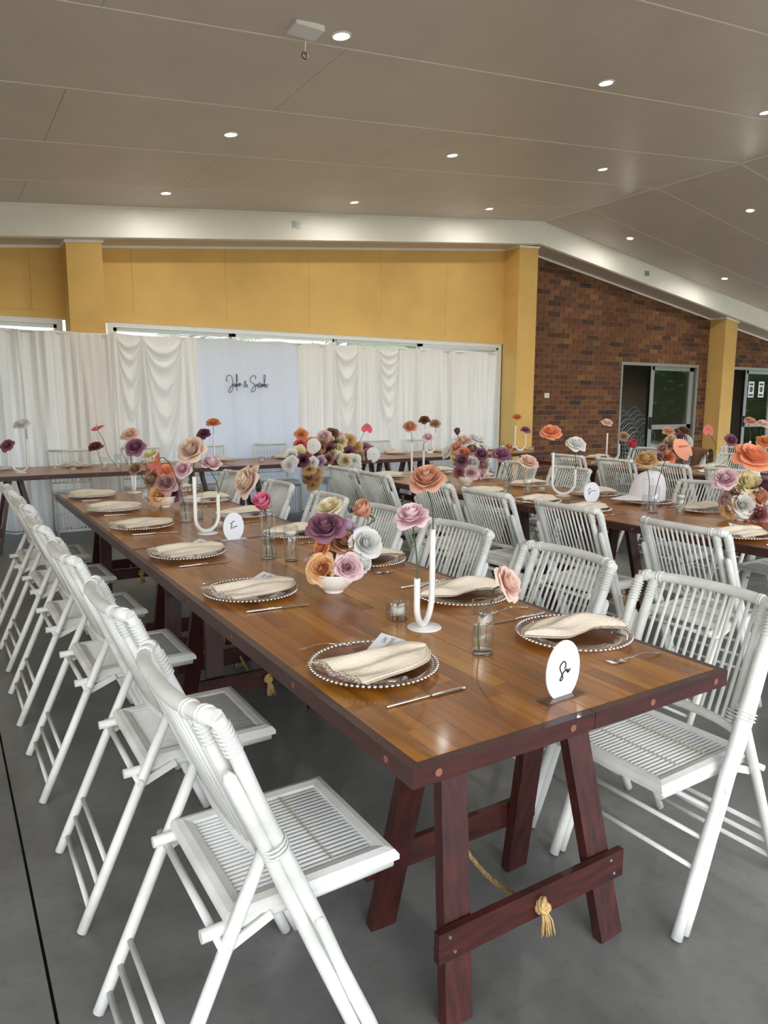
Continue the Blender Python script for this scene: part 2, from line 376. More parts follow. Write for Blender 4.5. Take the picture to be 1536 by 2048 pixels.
# cornice strips
cn = MB()
def strip(p, q, h=0.03):
    (xa,ya),(xb,yb) = p, q
    d = Vector((xb-xa, yb-ya, 0)).normalized(); n = Vector((d.y, -d.x, 0)) * 0.018
    b4 = [(xa,ya),(xb,yb),(xb+n.x,yb+n.y),(xa+n.x,ya+n.y)]
    cn.hexa([(x,y,zs(x)-h) for x,y in b4],[(x,y,zs(x)) for x,y in b4])
e = sorted(COLS)
prev = X0
for a, b in e:
    if a > prev: strip((prev,YW),(a,YW)) if not (prev < XR < a) else (strip((prev,YW),(XR,YW)), strip((XR,YW),(a,YW)))
    strip((a,YW),(a,YC)); strip((a-0.018,YC),(b+0.018,YC)); strip((b,YC),(b,YW)); prev = b
strip((prev,YW),(X1,YW))
struct(cn.build('trim_4', MT['white_paint']))

# yellow clad wall above the sliding windows
ZH = 2.39
wb = bpy.data.objects.new('wall_back', None); COL.objects.link(wb); struct(wb)
sx = [X0, -3.2, -2.03, -0.86, 0.31, 1.43, 2.60, 3.79, 4.95, 6.12, 7.30]
for i in range(len(sx)-1):
    a, b = sx[i]+0.0012, sx[i+1]-0.0012
    MB().hexa([(a,YW,ZH),(b,YW,ZH),(b,YW+0.12,ZH),(a,YW+0.12,ZH)],[(a,YW,zs(a)+0.02),(b,YW,zs(b)+0.02),(b,YW+0.12,zs(b)+0.02),(a,YW+0.12,zs(a)+0.02)]).build('cladding_sheet', MT['yellow'], wb)
MB().box((X0,YW-0.012,ZH),(7.30,YW,ZH+0.075)).build('head_batten', MT['yellow'], wb)
# sliding windows behind the drapes
def window(name, xa, xb, mull, mat):
    w = bpy.data.objects.new(name, None); COL.objects.link(w); struct(w)
    MB().box((xa,YW+0.0,ZH-0.06),(xb,YW+0.10,ZH)).box((xa,YW,0),(xa+0.06,YW+0.10,ZH-0.06)).box((xb-0.06,YW,0),(xb,YW+0.10,ZH-0.06)).box((xa,YW,0),(xb,YW+0.10,0.05)).build('frame', mat, w)
    ed = [xa+0.06] + mull + [xb-0.06]
    for i in range(len(ed)-1):
        a, b = ed[i], ed[i+1]; yo = YW + (0.02 if i % 2 else 0.055)
        MB().box((a,yo,0.05),(a+0.05,yo+0.03,ZH-0.06)).box((b-0.03,yo,0.05),(b+0.02,yo+0.03,ZH-0.06)).box((a,yo,ZH-0.10),(b,yo+0.03,ZH-0.06)).box((a,yo,0.05),(b,yo+0.03,0.12)).build('sash', mat, w)
        MB().box((a+0.05,yo+0.012,0.12),(b-0.03,yo+0.018,ZH-0.10)).build('pane', MT['winpane'], w)
window('window_1', 1.12, 7.27, [on_wall(p,668,YW).x for p in (465,670,842)], MT['alu_white'])
window('window_2', -3.9, 0.62, [-2.4,-0.9], MT['alu_white'])

struct(MB().hexa([(X0-0.15,0.6,0),(X0,0.6,0),(X0,YW+0.12,0),(X0-0.15,YW+0.12,0)],[(X0-0.15,0.6,zc(X0)),(X0,0.6,zc(X0)),(X0,YW+0.12,zc(X0)),(X0-0.15,YW+0.12,zc(X0))]).build('wall_left_added', MT['yellow']))  # unseen wall, added to shade the left side of the floor
# brick wall with two sliding doors
D1 = (10.18, 12.47); D2 = (13.0, 15.3); ZD = 2.20
wr = bpy.data.objects.new('wall_brick', None); COL.objects.link(wr); struct(wr)
mo = MB()
def pillar(a, b, z0):
    for p, q in (((a, XR), (XR, b)) if a < XR < b else ((a, b),)) if not (a < XR < b) else ((a, XR), (XR, b)):
        mo.hexa([(p,YW,z0),(q,YW,z0),(q,YW+0.22,z0),(p,YW+0.22,z0)],[(p,YW,zs(p)+0.02),(q,YW,zs(q)+0.02),(q,YW+0.22,zs(q)+0.02),(p,YW+0.22,zs(p)+0.02)])
pillar(7.30, D1[0], 0); pillar(D1[0], D1[1], ZD); pillar(D1[1], D2[0], 0); pillar(D2[0], D2[1], ZD); pillar(D2[1], X1, 0)
mo.build('mortar_bed', MT['mortar'], wr)
bricks = []; CO = 0.088; BL = 0.24; gap = 0.010
for r in range(48):
    z0 = r*CO; z1 = z0 + CO - gap; x = 7.70 - (BL/2 if r % 2 else 0)
    while x < X1:
        a, b = max(x, 7.69), min(x + BL - gap, X1)
        segs = [(a, b)]
        if z0 < ZD - 0.005:
            for d in (D1, D2):
                ns = []
                for s, t in segs:
                    if t <= d[0]-0.005 or s >= d[1]+0.005: ns.append((s, t))
                    else:
                        if s < d[0]-0.03: ns.append((s, d[0]-0.008))
                        if t > d[1]+0.03: ns.append((d[1]+0.008, t))
                segs = ns
        for s, t in segs:
            if t - s > 0.02 and not (12.75 < s and t < 13.15):
                ta, tb = min(z1, zs(s)), min(z1, zs(t))
                if ta - z0 > 0.015 or tb - z0 > 0.015: bricks.append((s, t, z0, max(ta, z0+0.002), max(tb, z0+0.002)))
        x += BL
vis = [b for b in bricks if b[2] > 0.95]
vis.sort(key=lambda b: (Vector(((b[0]+b[1])/2, YW, b[2])) - CAM).length - 0.9*min(b[1]-b[0], 0.23))
single = set(vis[:300]); full = None
for b in vis[:300]:
    s, t, z0, ta, tb = b
    jx = random.uniform(0, 0.003)
    if abs(ta-tb) < 1e-6 and abs(t-s-(BL-gap)) < 1e-6 and abs(ta-z0-(CO-gap)) < 1e-6:
        if full is None: full = MB().box((0,0,0),(BL-gap,0.03,CO-gap)).mesh('brick', MT['brick'])
        obj('brick', full, wr, (s, YW-0.008-jx, z0))
    else:
        y0 = YW-0.008-jx
        MB().hexa([(s,y0,z0),(t,y0,z0),(t,YW+0.02,z0),(s,YW+0.02,z0)],[(s,y0,ta),(t,y0,tb),(t,YW+0.02,tb),(s,YW+0.02,ta)]).build('brick', MT['brick'], wr)
rb = MB()
for b in bricks:
    if b in single: continue
    s, t, z0, ta, tb = b; y0 = YW-0.008-random.uniform(0,0.003)
    rb.hexa([(s,y0,z0),(t,y0,z0),(t,YW+0.02,z0),(s,YW+0.02,z0)],[(s,y0,ta),(t,y0,tb),(t,YW+0.02,tb),(s,YW+0.02,ta)], att=random.uniform(0.001,1))
tag(rb.build('brickwork', MT['brick_att'], wr), kind='stuff')

def sliding_door(name, d, xm):
    w = bpy.data.objects.new(name, None); COL.objects.link(w); struct(w)
    a, b = d
    MB().box((a,YW-0.01,ZD-0.055),(b,YW+0.11,ZD)).box((a,YW-0.01,0),(a+0.045,YW+0.11,ZD-0.055)).box((b-0.06,YW-0.01,0),(b,YW+0.11,ZD-0.055)).box((a,YW,0),(b,YW+0.11,0.02)).build('frame', MT['alu'], w)
    y = YW+0.03
    MB().box((xm-0.05,y,0.02),(xm+0.06,y+0.04,ZD-0.055)).box((b-0.22,y,0.02),(b-0.10,y+0.04,ZD-0.055)).box((xm,y,ZD-0.13),(b-0.1,y+0.04,ZD-0.055)).box((xm,y,0.02),(b-0.1,y+0.04,0.14)).box((xm,y,0.93),(b-0.1,y+0.04,1.02)).build('sash', MT['alu'], w)
    MB().box((xm+0.06,y+0.017,1.02),(b-0.22,y+0.023,ZD-0.13)).build('pane', MT['pane'], w)
    MB().box((xm+0.06,y+0.017,0.14),(b-0.22,y+0.023,0.93)).build('pane', MT['pane'], w)
    MB().box((xm-0.03,y-0.025,0.95),(xm+0.03,y,1.17)).build('handle', MT['black'], w)
    MB().box((xm-0.065,y-0.004,0.02),(xm-0.05,y+0.044,ZD-0.055)).build('seal', MT['black'], w)
sliding_door('door_1', D1, on_wall(1307,760,YW).x)
sliding_door('door_2', D2, on_wall(1494,780,YW).x)
# dim room behind the doors
rm = MB()
rm.box((8.6,12.4,0),(16.3,12.5,3.2)).box((8.5,YW+0.22,0),(8.6,12.5,3.2)).box((16.2,YW+0.22,0),(16.3,12.5,3.2)).box((8.5,YW+0.22,2.75),(16.3,12.5,2.85))
struct(rm.build('wall_room', MT['dark_room']))

# garden beyond: palm seen through the window strip, and an added shrub
def bush(name, label, loc, sx, sy, sz, mat, n=700, seed=1):
    rnd = random.Random(seed); m = MB()
    for _ in range(n):
        u = rnd.uniform(-1,1); a = rnd.uniform(0, 2*math.pi); rr = math.sqrt(1-u*u)*rnd.uniform(0.75,1.0)
        c = Vector((math.cos(a)*rr*sx, math.sin(a)*rr*sy, (u*0.5+0.5)*sz)); d = Vector((rnd.uniform(-1,1),rnd.uniform(-1,1),rnd.uniform(-0.4,1))).normalized(); e = d.orthogonal().normalized()
        s = rnd.uniform(0.22,0.42)
        m.add([c, c+d*s*0.5+e*s*0.22, c+d*s, c+d*s*0.5-e*s*0.22], [(0,1,2,3)], False)
    m.lathe([(0.01,0),(0.5,0.1),(0.72,0.45),(0.5,0.85),(0.01,0.97)], 10)
    k = len(m.v) - 50
    for i in range(k, len(m.v)): m.v[i] = (m.v[i][0]*sx, m.v[i][1]*sy, m.v[i][2]*sz)
    return tag(m.build(name, mat, None, loc), label, 'bush')
bush('added_shrub','leafy green shrub added outside to darken the strip behind the sliding windows', (9.5,15.5,-0.25), 2.6,1.4,3.6, MT['hedge'], seed=3)  # added as a dark stand-in for the shaded eaves outside
hs = [(-9.6,-13),(-4.4,-14),(0.8,-13.4),(6.2,-14),(11.6,-13.2),(17.2,-14),(22.6,-13)]
for i, (x, y) in enumerate(hs):
    bush('hedge_bush','tall leafy hedge bush on the lawn facing the open side of the pavilion', (x,y,-0.25), 2.4,1.5,random.uniform(1.3,1.8), MT['hedge'], 500, seed=10+i)['group'] = 'hedge row'
for i, (x, y) in enumerate([(25.0,-8.5),(26.5,-3.6),(25.5,1.4),(27.0,6.4)]):
    bush('garden_tree','dense green garden tree beyond the open side past the sliding doors', (x,y,-0.25), 2.4,2.3,random.uniform(5.0,6.2), MT['hedge'], 1100, seed=40+i)['group'] = 'trees past the sliding doors'
def palm(loc, h, label, seed):
    rnd = random.Random(seed); t = thing('palm_tree', label, 'palm', loc)
    MB().tube([(0,0,0),(0.1,0,h*0.5),(0.05,0.05,h)], [0.2,0.15,0.12], 10).build('trunk', MT['trunk'], t)
    for k in range(18):
        a = 2*math.pi*k/18 + rnd.uniform(-0.15,0.15); el = rnd.uniform(0.1,1.0); L = rnd.uniform(1.6,2.2)
        m = MB(); pts = []
        for i in range(9):
            s = i/8; pts.append(Vector((math.cos(a)*L*s*math.cos(el), math.sin(a)*L*s*math.cos(el), h + L*s*math.sin(el) - 0.9*s*s)))
        m.tube(pts, 0.015, 5)
        for i in range(1, 9):
            d = (pts[i]-pts[i-1]).normalized(); sd = d.cross(Vector((0,0,1))).normalized()
            for sg in (-1, 1):
                for q in (0.0, 0.5):
                    c = pts[i-1].lerp(pts[i], q); ln = 0.55*math.sin(math.pi*(0.15+0.8*(i-1+q)/8))
                    tip = c + (sd*sg + d*0.7 + Vector((0,0,-0.35))).normalized()*ln
                    m.add([c - d*0.03, c + d*0.03, tip], [(0,1,2)], False)
        m.build('frond', MT['palm'], t)
palm((4.2,14.5,-0.25), 2.55, 'low palm tree with arching fronds outside the sliding window', 5)

# ------------------------------------------------------------------ ceiling lights
LXY = [(1.55,3.12),(3.86,3.12),(6.0,3.14),(1.55,5.05),(3.86,5.07),(6.02,5.08),(1.56,7.07),(3.88,7.09),(6.04,7.11),(8.98,5.12),(8.98,7.14),(11.54,7.14)]
lens = MB().lathe([(0.001,0.0),(0.045,0.0),(0.048,0.004)], 24).mesh('lens', MT['lamp'])
ring = MB().lathe([(0.047,0.006),(0.05,-0.004),(0.062,-0.004),(0.066,0.004),(0.066,0.02)], 24).mesh('trim_ring', MT['white_metal'])
ld = bpy.data.lights.new('downlight', 'AREA'); ld.shape = 'DISK'; ld.size = 0.09; ld.energy = 7.0; ld.color = (1.0,0.95,0.87)
ROWS = {7:'row nearest the white beam', 5:'second row from the beam', 3:'third row from the beam', 1:'fourth row from the beam'}
for i, (x, y) in enumerate(LXY):
    row = int(y); left = x < XR
    n = sorted(abs(q[0]-XR) for q in LXY if int(q[1]) == row and (q[0] < XR) == left).index(abs(x-XR))
    t = thing('ceiling_light', 'round recessed downlight, %s, %s from the ridge on the %s slope' % (ROWS[row], ORD[n], 'curtain' if left else 'brick'), 'ceiling light', (x,y,zc(x)-0.003), 0, 'recessed ceiling downlights')
    t.rotation_euler = (0, -math.atan(0.1012 if x < XR else -0.1545), 0)
    obj('trim_ring', ring, t); obj('lens', lens, t)
    so = bpy.data.objects.new('downlight_beam', ld); COL.objects.link(so); so.parent = t; so.location = (0,0,-0.02)
# hook plate on the ceiling, cover plates on the beam, wall switch
t = thing('ceiling_bracket', 'small white ceiling plate with a black hanging ring', 'bracket', (1.30,3.10,zc(1.30)))
MB().box((-0.09,-0.07,-0.028),(0.09,0.07,0.004)).build('plate', MT['white_metal'], t)
MB().tube([(0.03,0.06,-0.02),(0.03,0.075,-0.10)], 0.002, 5).build('cord', MT['white_metal'], t)
MB().tube([(0.03+0.017*math.cos(a), 0.075, -0.118+0.017*math.sin(a)) for a in [2*math.pi*k/14 for k in range(14)]], 0.005, 6, closed=True).build('ring', MT['black'], t)
def plate_at(P, w, h, name, label, cat, mat, dy):
    o = thing(name, label, cat, P)
    MB().box((-w/2,-dy,-h/2),(w/2,0.003,h/2)).build('cover', mat, o)
    MB().box((-w*0.16,-dy-0.004,-h*0.25),(w*0.16,-dy+0.002,h*0.25)).build('rocker', mat, o)
plate_at((3.402,YB,3.686), 0.115, 0.085, 'cover_plate', 'grey square cover plate on the white beam above the lettered drape', 'cover plate', MT['alu'], 0.008)
plate_at((10.19,YB,3.71), 0.115, 0.085, 'cover_plate', 'grey square cover plate on the white beam above the brick wall', 'cover plate', MT['alu'], 0.008)
plate_at((8.31,YW-0.008,1.568), 0.11, 0.085, 'light_switch', 'white light switch on the brick wall beside the yellow column', 'switch', MT['switch'], 0.008)

# posters on the second sliding door
for px in (1502, 1522):
    P = on_wall(px, 779, YW+0.028); o = thing('door_notice', 'white printed notice on the door glass, %s the mullion' % ('right beside' if px == 1502 else 'second from'), 'notice', P, 0, 'notices on the sliding door')
    MB().box((-0.105,-0.003,-0.17),(0.105,0.0,0.17)).build('sheet', MT['card'], o)
    m = MB().box((-0.075,-0.0045,-0.14),(0.075,-0.003,-0.10)).box((-0.03,-0.0045,-0.05),(0.035,-0.003,0.05))
    m.box((-0.07,-0.0045,0.09),(0.07,-0.003,0.13)).tube([(0.055*math.cos(a),-0.004,0.055*math.sin(a)-0.0) for a in [2*math.pi*k/16 for k in range(16)]], 0.006, 5, closed=True)
    m.build('print', MT['greyink'], o)

# ================================================================== FURNITURE
def bevel(o, w=0.003, seg=2):
    b = o.modifiers.new('bevel', 'BEVEL'); b.width = w; b.segments = seg; b.limit_method = 'ANGLE'; return o
def knotty(p, q, r, n=9, amp=0.14, seed=0):
    rnd = random.Random(seed); p = Vector(p); q = Vector(q)
    pts = [p.lerp(q, i/(n-1)) for i in range(n)]
    rs = [r*(1 + (rnd.uniform(-amp*0.3, amp) if 0 < i < n-1 else 0)) for i in range(n)]
    for i in range(1, n-1): pts[i] = pts[i] + Vector((rnd.uniform(-1,1)*0.0022, rnd.uniform(-1,1)*0.0022, 0))
    return pts, rs

def pole_x(z): return 0.145 - 0.36*z/0.885
def bow(y): return -0.052*(1-(abs(y)/0.235)**3.0)
def make_chair():
    t = thing('folding_chair', 'x', 'chair', (0,0,0), 0, 'white bamboo folding chairs')
    B = MT['bamboo']; BW = MT['bamboo']
    for s in (-1, 1):
        pts, rs = knotty((pole_x(0.004), s*0.226, 0.004), (pole_x(0.885), s*0.226, 0.885), 0.0155, 11, 0.12, 3+s)
        MB().tube(pts, rs, 10).build('leg', B, t)
        d = Vector((-0.36, 0, 0.885)).normalized(); n = Vector((-0.885, 0, -0.36)).normalized()*0.029
        a = Vector((pole_x(0.02), s*0.226, 0.016)) + n; a.z = 0.006
        b = Vector((pole_x(0.77), s*0.226, 0.77)) + n
        pts, rs = knotty(a, b, 0.0145, 10, 0.12, 8+s)
        pts.append(b + d*0.014); rs.append(0.006)
        MB().tube(pts, rs, 10).build('brace_pole', B, t)
        MB().tube([(-0.385, s*0.212, 0.004), (-0.335, s*0.212, 0.115), (-0.195, s*0.212, 0.425), (-0.108, s*0.212, 0.615)], [0.0145,0.015,0.0145,0.0135], 10).build('leg', B, t)
        MB().tube([(pole_x(0.883)+bow(s*0.186)+0.004, s*0.186, 0.878), (pole_x(0.56)+bow(s*0.186), s*0.186, 0.545)], [0.0155,0.0145], 10).build('stile', B, t)
        MB().tube([(0.195, s*0.180, 0.424), (-0.247, s*0.180, 0.418)], 0.0135, 10).build('under_rail', B, t)
        MB().bar((-0.105, s*0.199, 0.425), (-0.205, s*0.199, 0.385), 0.006, 0.022).build('hinge', B, t)
        MB().tube([(pole_x(0.40), s*0.238, 0.40), (pole_x(0.40), s*0.247, 0.40)], 0.009, 10).build('bolt', B, t)
    ys = [-0.232+0.464*i/14 for i in range(15)]
    MB().tube([(pole_x(0.885)+bow(y)+(0.0), y, 0.886+0.006*(1-(y/0.232)**2)) for y in ys], [0.0175]+[0.0165]*13+[0.0175], 10).build('top_rail', BW, t)
    MB().tube([(pole_x(0.545)+bow(y), y, 0.545) for y in [-0.222+0.444*i/14 for i in range(15)]], 0.0135, 10).build('lower_rail', BW, t)
    sp0 = None
    for k in range(13):
        y = -0.155 + 0.31*k/12
        MB().tube([(pole_x(0.885)+bow(y), y, 0.882), (pole_x(0.545)+bow(y), y, 0.548)], 0.0056, 6).build('spindle', B, t)
    w = MB()
    for s in (-1, 1):
        ax = Vector((-0.36,0,0.885)).normalized(); e1 = Vector((0,1,0)); e2 = ax.cross(e1)
        def ring(c, a, b, r, th): w.tube([Vector(c)+(a*math.cos(q)+b*math.sin(q))*r for q in [2*math.pi*k/12 for k in range(12)]], th, 5, closed=True)
        for i in range(7): ring((pole_x(0.865-0.009*i), s*0.226, 0.865-0.009*i), e1, e2, 0.0168, 0.0032)
        for i in range(5): ring((pole_x(0.862-0.009*i)+bow(0.186), s*0.186, 0.862-0.009*i), e1, e2, 0.0160, 0.0030)
        for i in range(4): ring((pole_x(0.56+0.009*i)+bow(0.186), s*0.186, 0.56+0.009*i), e1, e2, 0.0150, 0.0028)
        for i in range(4):
            y = s*(0.165+0.009*i) if i < 2 else s*(0.205+0.008*(i-2)); ring((pole_x(0.885)+bow(y), y, 0.888), Vector((1,0,0)), Vector((0,0,1)), 0.0175, 0.003)
        for i in range(3): ring((pole_x(0.60-0.009*i)-0.012, s*0.226, 0.60-0.009*i), e1, e2, 0.028, 0.0026)
    tag(w.build('cane_binding', B, t), kind='stuff')
    for z in (0.055, 0.115, 0.172): 
        x = -0.385 + 0.28*z/0.615; MB().tube([(x,-0.205,z),(x,0.205,z)], 0.0075, 8).build('rung', B, t)
    MB().tube([(-0.215,-0.235,0.405),(-0.215,0.235,0.405)], 0.0095, 8).build('rung', B, t)
    for z in (0.185, 0.262, 0.34): MB().tube([(pole_x(z),-0.22,z),(pole_x(z),0.22,z)], 0.0072, 8).build('rung', B, t)
    # seat: four half-round frame members, mitred, with slats laced between them
    c = [(-0.200,-0.197),(0.208,-0.197),(0.208,0.197),(-0.200,0.197)]
    prof = [(0,0.432),(0,0.444),(0.008,0.455),(0.024,0.460),(0.042,0.456),(0.050,0.448),(0.050,0.432)]
    for i in range(4):
        a = Vector(c[i]); b = Vector(c[(i+1)%4]); d = (b-a).normalized(); n = Vector((-d.y, d.x))
        va = [(a + n*q + d*q).to_tuple() + (z,) for q, z in prof]; vb = [(b + n*q - d*q).to_tuple() + (z,) for q, z in prof]
        k = len(prof); fs = [(j, j+1, k+j+1, k+j) for j in range(k-1)] + [(k-1,0,k,2*k-1), tuple(reversed(range(k))), tuple(range(k,2*k))]
        MB().add(va+vb, [tuple(reversed(f)) for f in fs], False).build('seat_frame', B, t)
    sl = MB().tube([(-0.155,0,0.449),(0.163,0,0.449)], 0.0051, 6).mesh('seat_slat', B)
    for k in range(21): obj('seat_slat', sl, t, (0, -0.141+0.282*k/20, 0))
    for x in (-0.06, 0.065):
        MB().tube([(x+(0.003 if k % 2 else -0.003), -0.147+0.294*k/42, 0.4545+(0.002 if k % 2 else 0)) for k in range(43)], 0.0016, 4).build('lacing', MT['lacing'], t)
    return t
chair0 = make_chair(); used = [False]
def place_chair(x, y, rz, label):
    if not used[0]:
        used[0] = True; chair0.location = (x,y,0); chair0.rotation_euler = (0,0,rz); chair0['label'] = label; return chair0
    return copy_tree(chair0, (x,y,0), rz, label)
J = random.Random(11)
T1L = [0.385,1.11,1.886,2.63,3.40,4.12]
for i, y in enumerate(T1L):
    place_chair(-0.115 + J.uniform(-0.012,0.012), y, J.uniform(-0.03,0.03), 'white bamboo folding chair, %s from the head table, along the floor-joint side of table Two' % ORD[5-i])
T1R = [0.25,0.845,1.51,2.17,2.76,3.52,4.40]
for i, y in enumerate(T1R):
    place_chair(1.035 + J.uniform(-0.01,0.01), y, math.pi + J.uniform(-0.04,0.04), 'white bamboo folding chair, %s from the head table, between tables Two and Seven, facing Two' % ORD[6-i])
T2L = [1.02,1.77,2.46,3.05,3.82,4.38]
for i, y in enumerate(T2L):
    place_chair(2.43 + J.uniform(-0.01,0.01), y, J.uniform(-0.05,0.05), 'white bamboo folding chair, %s from the head table, between tables Two and Seven, facing Seven' % ORD[5-i])
T2R = [1.35,2.04,3.34,3.98,4.62]
for i, y in enumerate(T2R):
    place_chair(3.66 + J.uniform(-0.01,0.01), y, math.pi + J.uniform(-0.05,0.05), 'white bamboo folding chair, %s from the head table, on the brick-wall side of table Seven' % ORD[4-i])
T3L = [2.60,3.20,3.83,4.47]
for i, y in enumerate(T3L):
    place_chair(5.22 + J.uniform(-0.01,0.01), y, J.uniform(-0.05,0.05), 'white bamboo folding chair, %s from the curtains, facing the table nearest the brick wall' % ORD[3-i])
T3R = [3.02,3.62,4.2,4.8]
for i, y in enumerate(T3R):
    place_chair(6.50 + J.uniform(-0.01,0.01), y, math.pi + J.uniform(-0.05,0.05), 'white bamboo folding chair, %s from the curtains, backed against the sliding doors side' % ORD[3-i])
place_chair(7.75, 4.35, math.pi+0.1, 'white bamboo folding chair standing alone near the second sliding door')

# head-table chairs: square spindle back, cushioned seat, slatted skirt
def make_head_chair():
    t = thing('banquet_chair', 'x', 'chair', (0,0,0), 0, 'cushioned chairs behind the head table')
    B = MT['bamboo']
    for s in (-1, 1):
        MB().tube([(-0.20, s*0.215, 0.0),(-0.20, s*0.215, 0.45),(-0.245, s*0.22, 0.905)], 0.0125, 8).build('leg', B, t)
        MB().tube([(0.20, s*0.215, 0.0),(0.20, s*0.215, 0.42)], 0.014, 8).build('leg', B, t)
        MB().tube([(0.20, s*0.215, 0.40),(-0.20, s*0.215, 0.40)], 0.012, 8).build('side_rail', B, t)
    MB().tube([(-0.245,-0.222,0.905),(-0.247,0.222,0.905)], 0.013, 8).build('top_rail', B, t)
    MB().tube([(-0.21,-0.215,0.55),(-0.21,0.215,0.55)], 0.010, 8).build('lower_rail', B, t)
    sp = MB().tube([(-0.245,0,0.90),(-0.21,0,0.55)], 0.0055, 6).mesh('spindle', B)
    for k in range(9): obj('spindle', sp, t, (0,-0.172+0.344*k/8,0))
    for z in (0.07, 0.24, 0.40): MB().box((0.195,-0.205,z-0.012),(0.215,0.205,z+0.012)).build('skirt_rail', B, t)
    ss = MB().box((0.198,-0.008,0.07),(0.212,0.008,0.40)).mesh('skirt_slat', B)
    for k in range(11): obj('skirt_slat', ss, t, (0,-0.18+0.36*k/10,0))
    MB().box((-0.205,-0.215,0.40),(0.215,0.215,0.425)).build('seat', B, t)
    bevel(MB().box((-0.20,-0.205,0.425),(0.21,0.205,0.475)).build('cushion', MT['cushion'], t), 0.02, 3)
    return t
hc0 = make_head_chair(); HCX = [-0.55,0.53,1.30,2.10,2.95,3.75,4.55,5.28,6.12]
for i, x in enumerate(HCX):
    lb = 'cushioned white spindle-back chair behind the head table, %s from the brick wall' % ORD[8-i]
    if i == 0: hc0.location = (x,7.44,0); hc0.rotation_euler = (0,0,-math.pi/2); hc0['label'] = lb
    else: copy_tree(hc0, (x,7.44+J.uniform(-0.02,0.02),0), -math.pi/2+J.uniform(-0.05,0.05), lb)

# trestle tables
def make_table(planks):
    t = thing('trestle_table', 'x', 'table', (0,0,0), 0, 'timber trestle tables')
    RW = MT['redwood']; RH = MT['redwood_h']
    L, Wd, H = 2.4, 1.0, 0.76
    MB().box((0.02,0.02,0.722),(0.98,L-0.02,0.744)).build('top_board', RW, t)
    MB().box((0,0.0015,0.718),(0.022,L-0.0015,H)).build('edge_board', RH, t); MB().box((0.978,0.0015,0.718),(1.0,L-0.0015,H)).build('edge_board', RH, t)
    for y0 in (0.0015, L-0.0235):
        MB().box((0.0222,y0,0.718),(0.499,y0+0.022,H)).build('edge_board', RH, t); MB().box((0.501,y0,0.718),(0.9778,y0+0.022,H)).build('edge_board', RH, t)
    pl = MB()
    for (x, y, d) in [(q, 0.0012, -1) for q in (0.06,0.43,0.70,0.95)] + [(q, L-0.0012, 1) for q in (0.06,0.43,0.70,0.95)]: pl.tube([(x,y,0.739),(x,y+d*0.0012,0.739)], 0.0085, 12)
    for y in (0.10,0.55,1.0,1.45,1.9,2.3):
        for x, d in ((0.0,-1),(1.0,1)): pl.tube([(x,y,0.739),(x+d*0.0012,y,0.739)], 0.0075, 12)
    tag(pl.build('timber_plug', MT['plug'], t), kind='stuff')
    rnd = random.Random(4); g = 0.00035
    cache = {}
    tm = MB()
    for hlf in range(2):
        xa = 0.0225 if hlf == 0 else 0.5008; xb = 0.4992 if hlf == 0 else 0.9775
        for k in range(9):
            a = xa + (xb-xa)*k/9; b = xa + (xb-xa)*(k+1)/9; y = 0.0238; first = True
            while y < L-0.0239:
                ln = rnd.choice([0.30,0.42,0.54,0.66,0.80]) * (rnd.choice([0.4,0.7,1]) if first else 1); first = False
                e = y + ln
                if e > L-0.15: e = L-0.0238
                if planks:
                    key = (round(b-a,5), round(e-y,5))
                    if key not in cache: cache[key] = MB().box((g,g,0),(b-a-g,e-y-g,0.0165)).mesh('plank', MT['wood'])
                    obj('plank', cache[key], t, (a,y,0.744))
                else: tm.box((a+g,y+g,0.744),(b-g,e-g,0.7605), att=rnd.uniform(0.01,1))
                y = e
    if not planks: tag(tm.build('tabletop', MT['wood_att'], t), kind='stuff')
    for c, sg in ((0.0, 1), (L, -1)):
        Y = lambda v: c + sg*v
        for sx in (0, 1):
            X = lambda v: v if sx == 0 else 0.96 - v
            MB().bar((X(0.217),Y(0.131),0.003),(X(0.285),Y(0.268),0.722),0.078,0.032,(0,1,0)).build('leg', RW, t)
            MB().bar((X(0.232),Y(0.497),0.003),(X(0.285),Y(0.352),0.722),0.078,0.032,(0,1,0)).build('leg', RW, t)
        f = MB().bar((0.168,Y(0.145),0.203),(0.795,Y(0.145),0.203),0.02,0.078).build('stretcher', RH, t)
        sc = MB()
        for x, z in ((0.20,0.225),(0.215,0.182),(0.745,0.225),(0.76,0.182)): sc.tube([(x,Y(0.135),z),(x,Y(0.1335),z)], 0.0045, 8)
        sc.build('screw', MT['bead'], f)
        MB().bar((0.175,Y(0.486),0.203),(0.79,Y(0.486),0.203),0.02,0.078).build('stretcher', RH, t)
        r = MB(); n = 60
        for q in range(3):
            pts = []
            for i in range(n+1):
                u = i/n; a = u*2*math.pi*16 + q*2*math.pi/3
                pts.append((0.482 + 0.0038*math.cos(a), Y(0.135+0.362*u), 0.203 - 0.05*math.sin(math.pi*u) + 0.0038*math.sin(a)))
            r.tube(pts, 0.0042, 5)
        ro = r.build('rope', MT['rope'], t)
        rr = random.Random(9)
        for yk, d in ((0.128,-1),(0.504,1)):
            m = MB(); yy = Y(yk); dd = d*sg
            for q in range(5):
                ang = q*1.25; m.tube([(0.482+0.013*math.cos(w)*(1 if q % 2 else 0.8), yy+dd*(0.006+0.009*math.sin(w+ang)), 0.200+0.013*math.sin(w)+0.004*q-0.008) for w in [2*math.pi*k/12 for k in range(12)]], 0.0065, 6, closed=True)
            for q in range(26):
                ax, ay = rr.uniform(-0.02,0.02), rr.uniform(0,0.016)
                m.tube([(0.482+ax*0.3, yy+dd*0.008, 0.192), (0.482+ax*0.7+0.004, yy+dd*(0.012+ay*0.6), 0.165), (0.482+ax+0.006, yy+dd*(0.010+ay), rr.uniform(0.122,0.135))], 0.0024, 4)
            m.build('tassel', MT['rope'], ro)
    return t
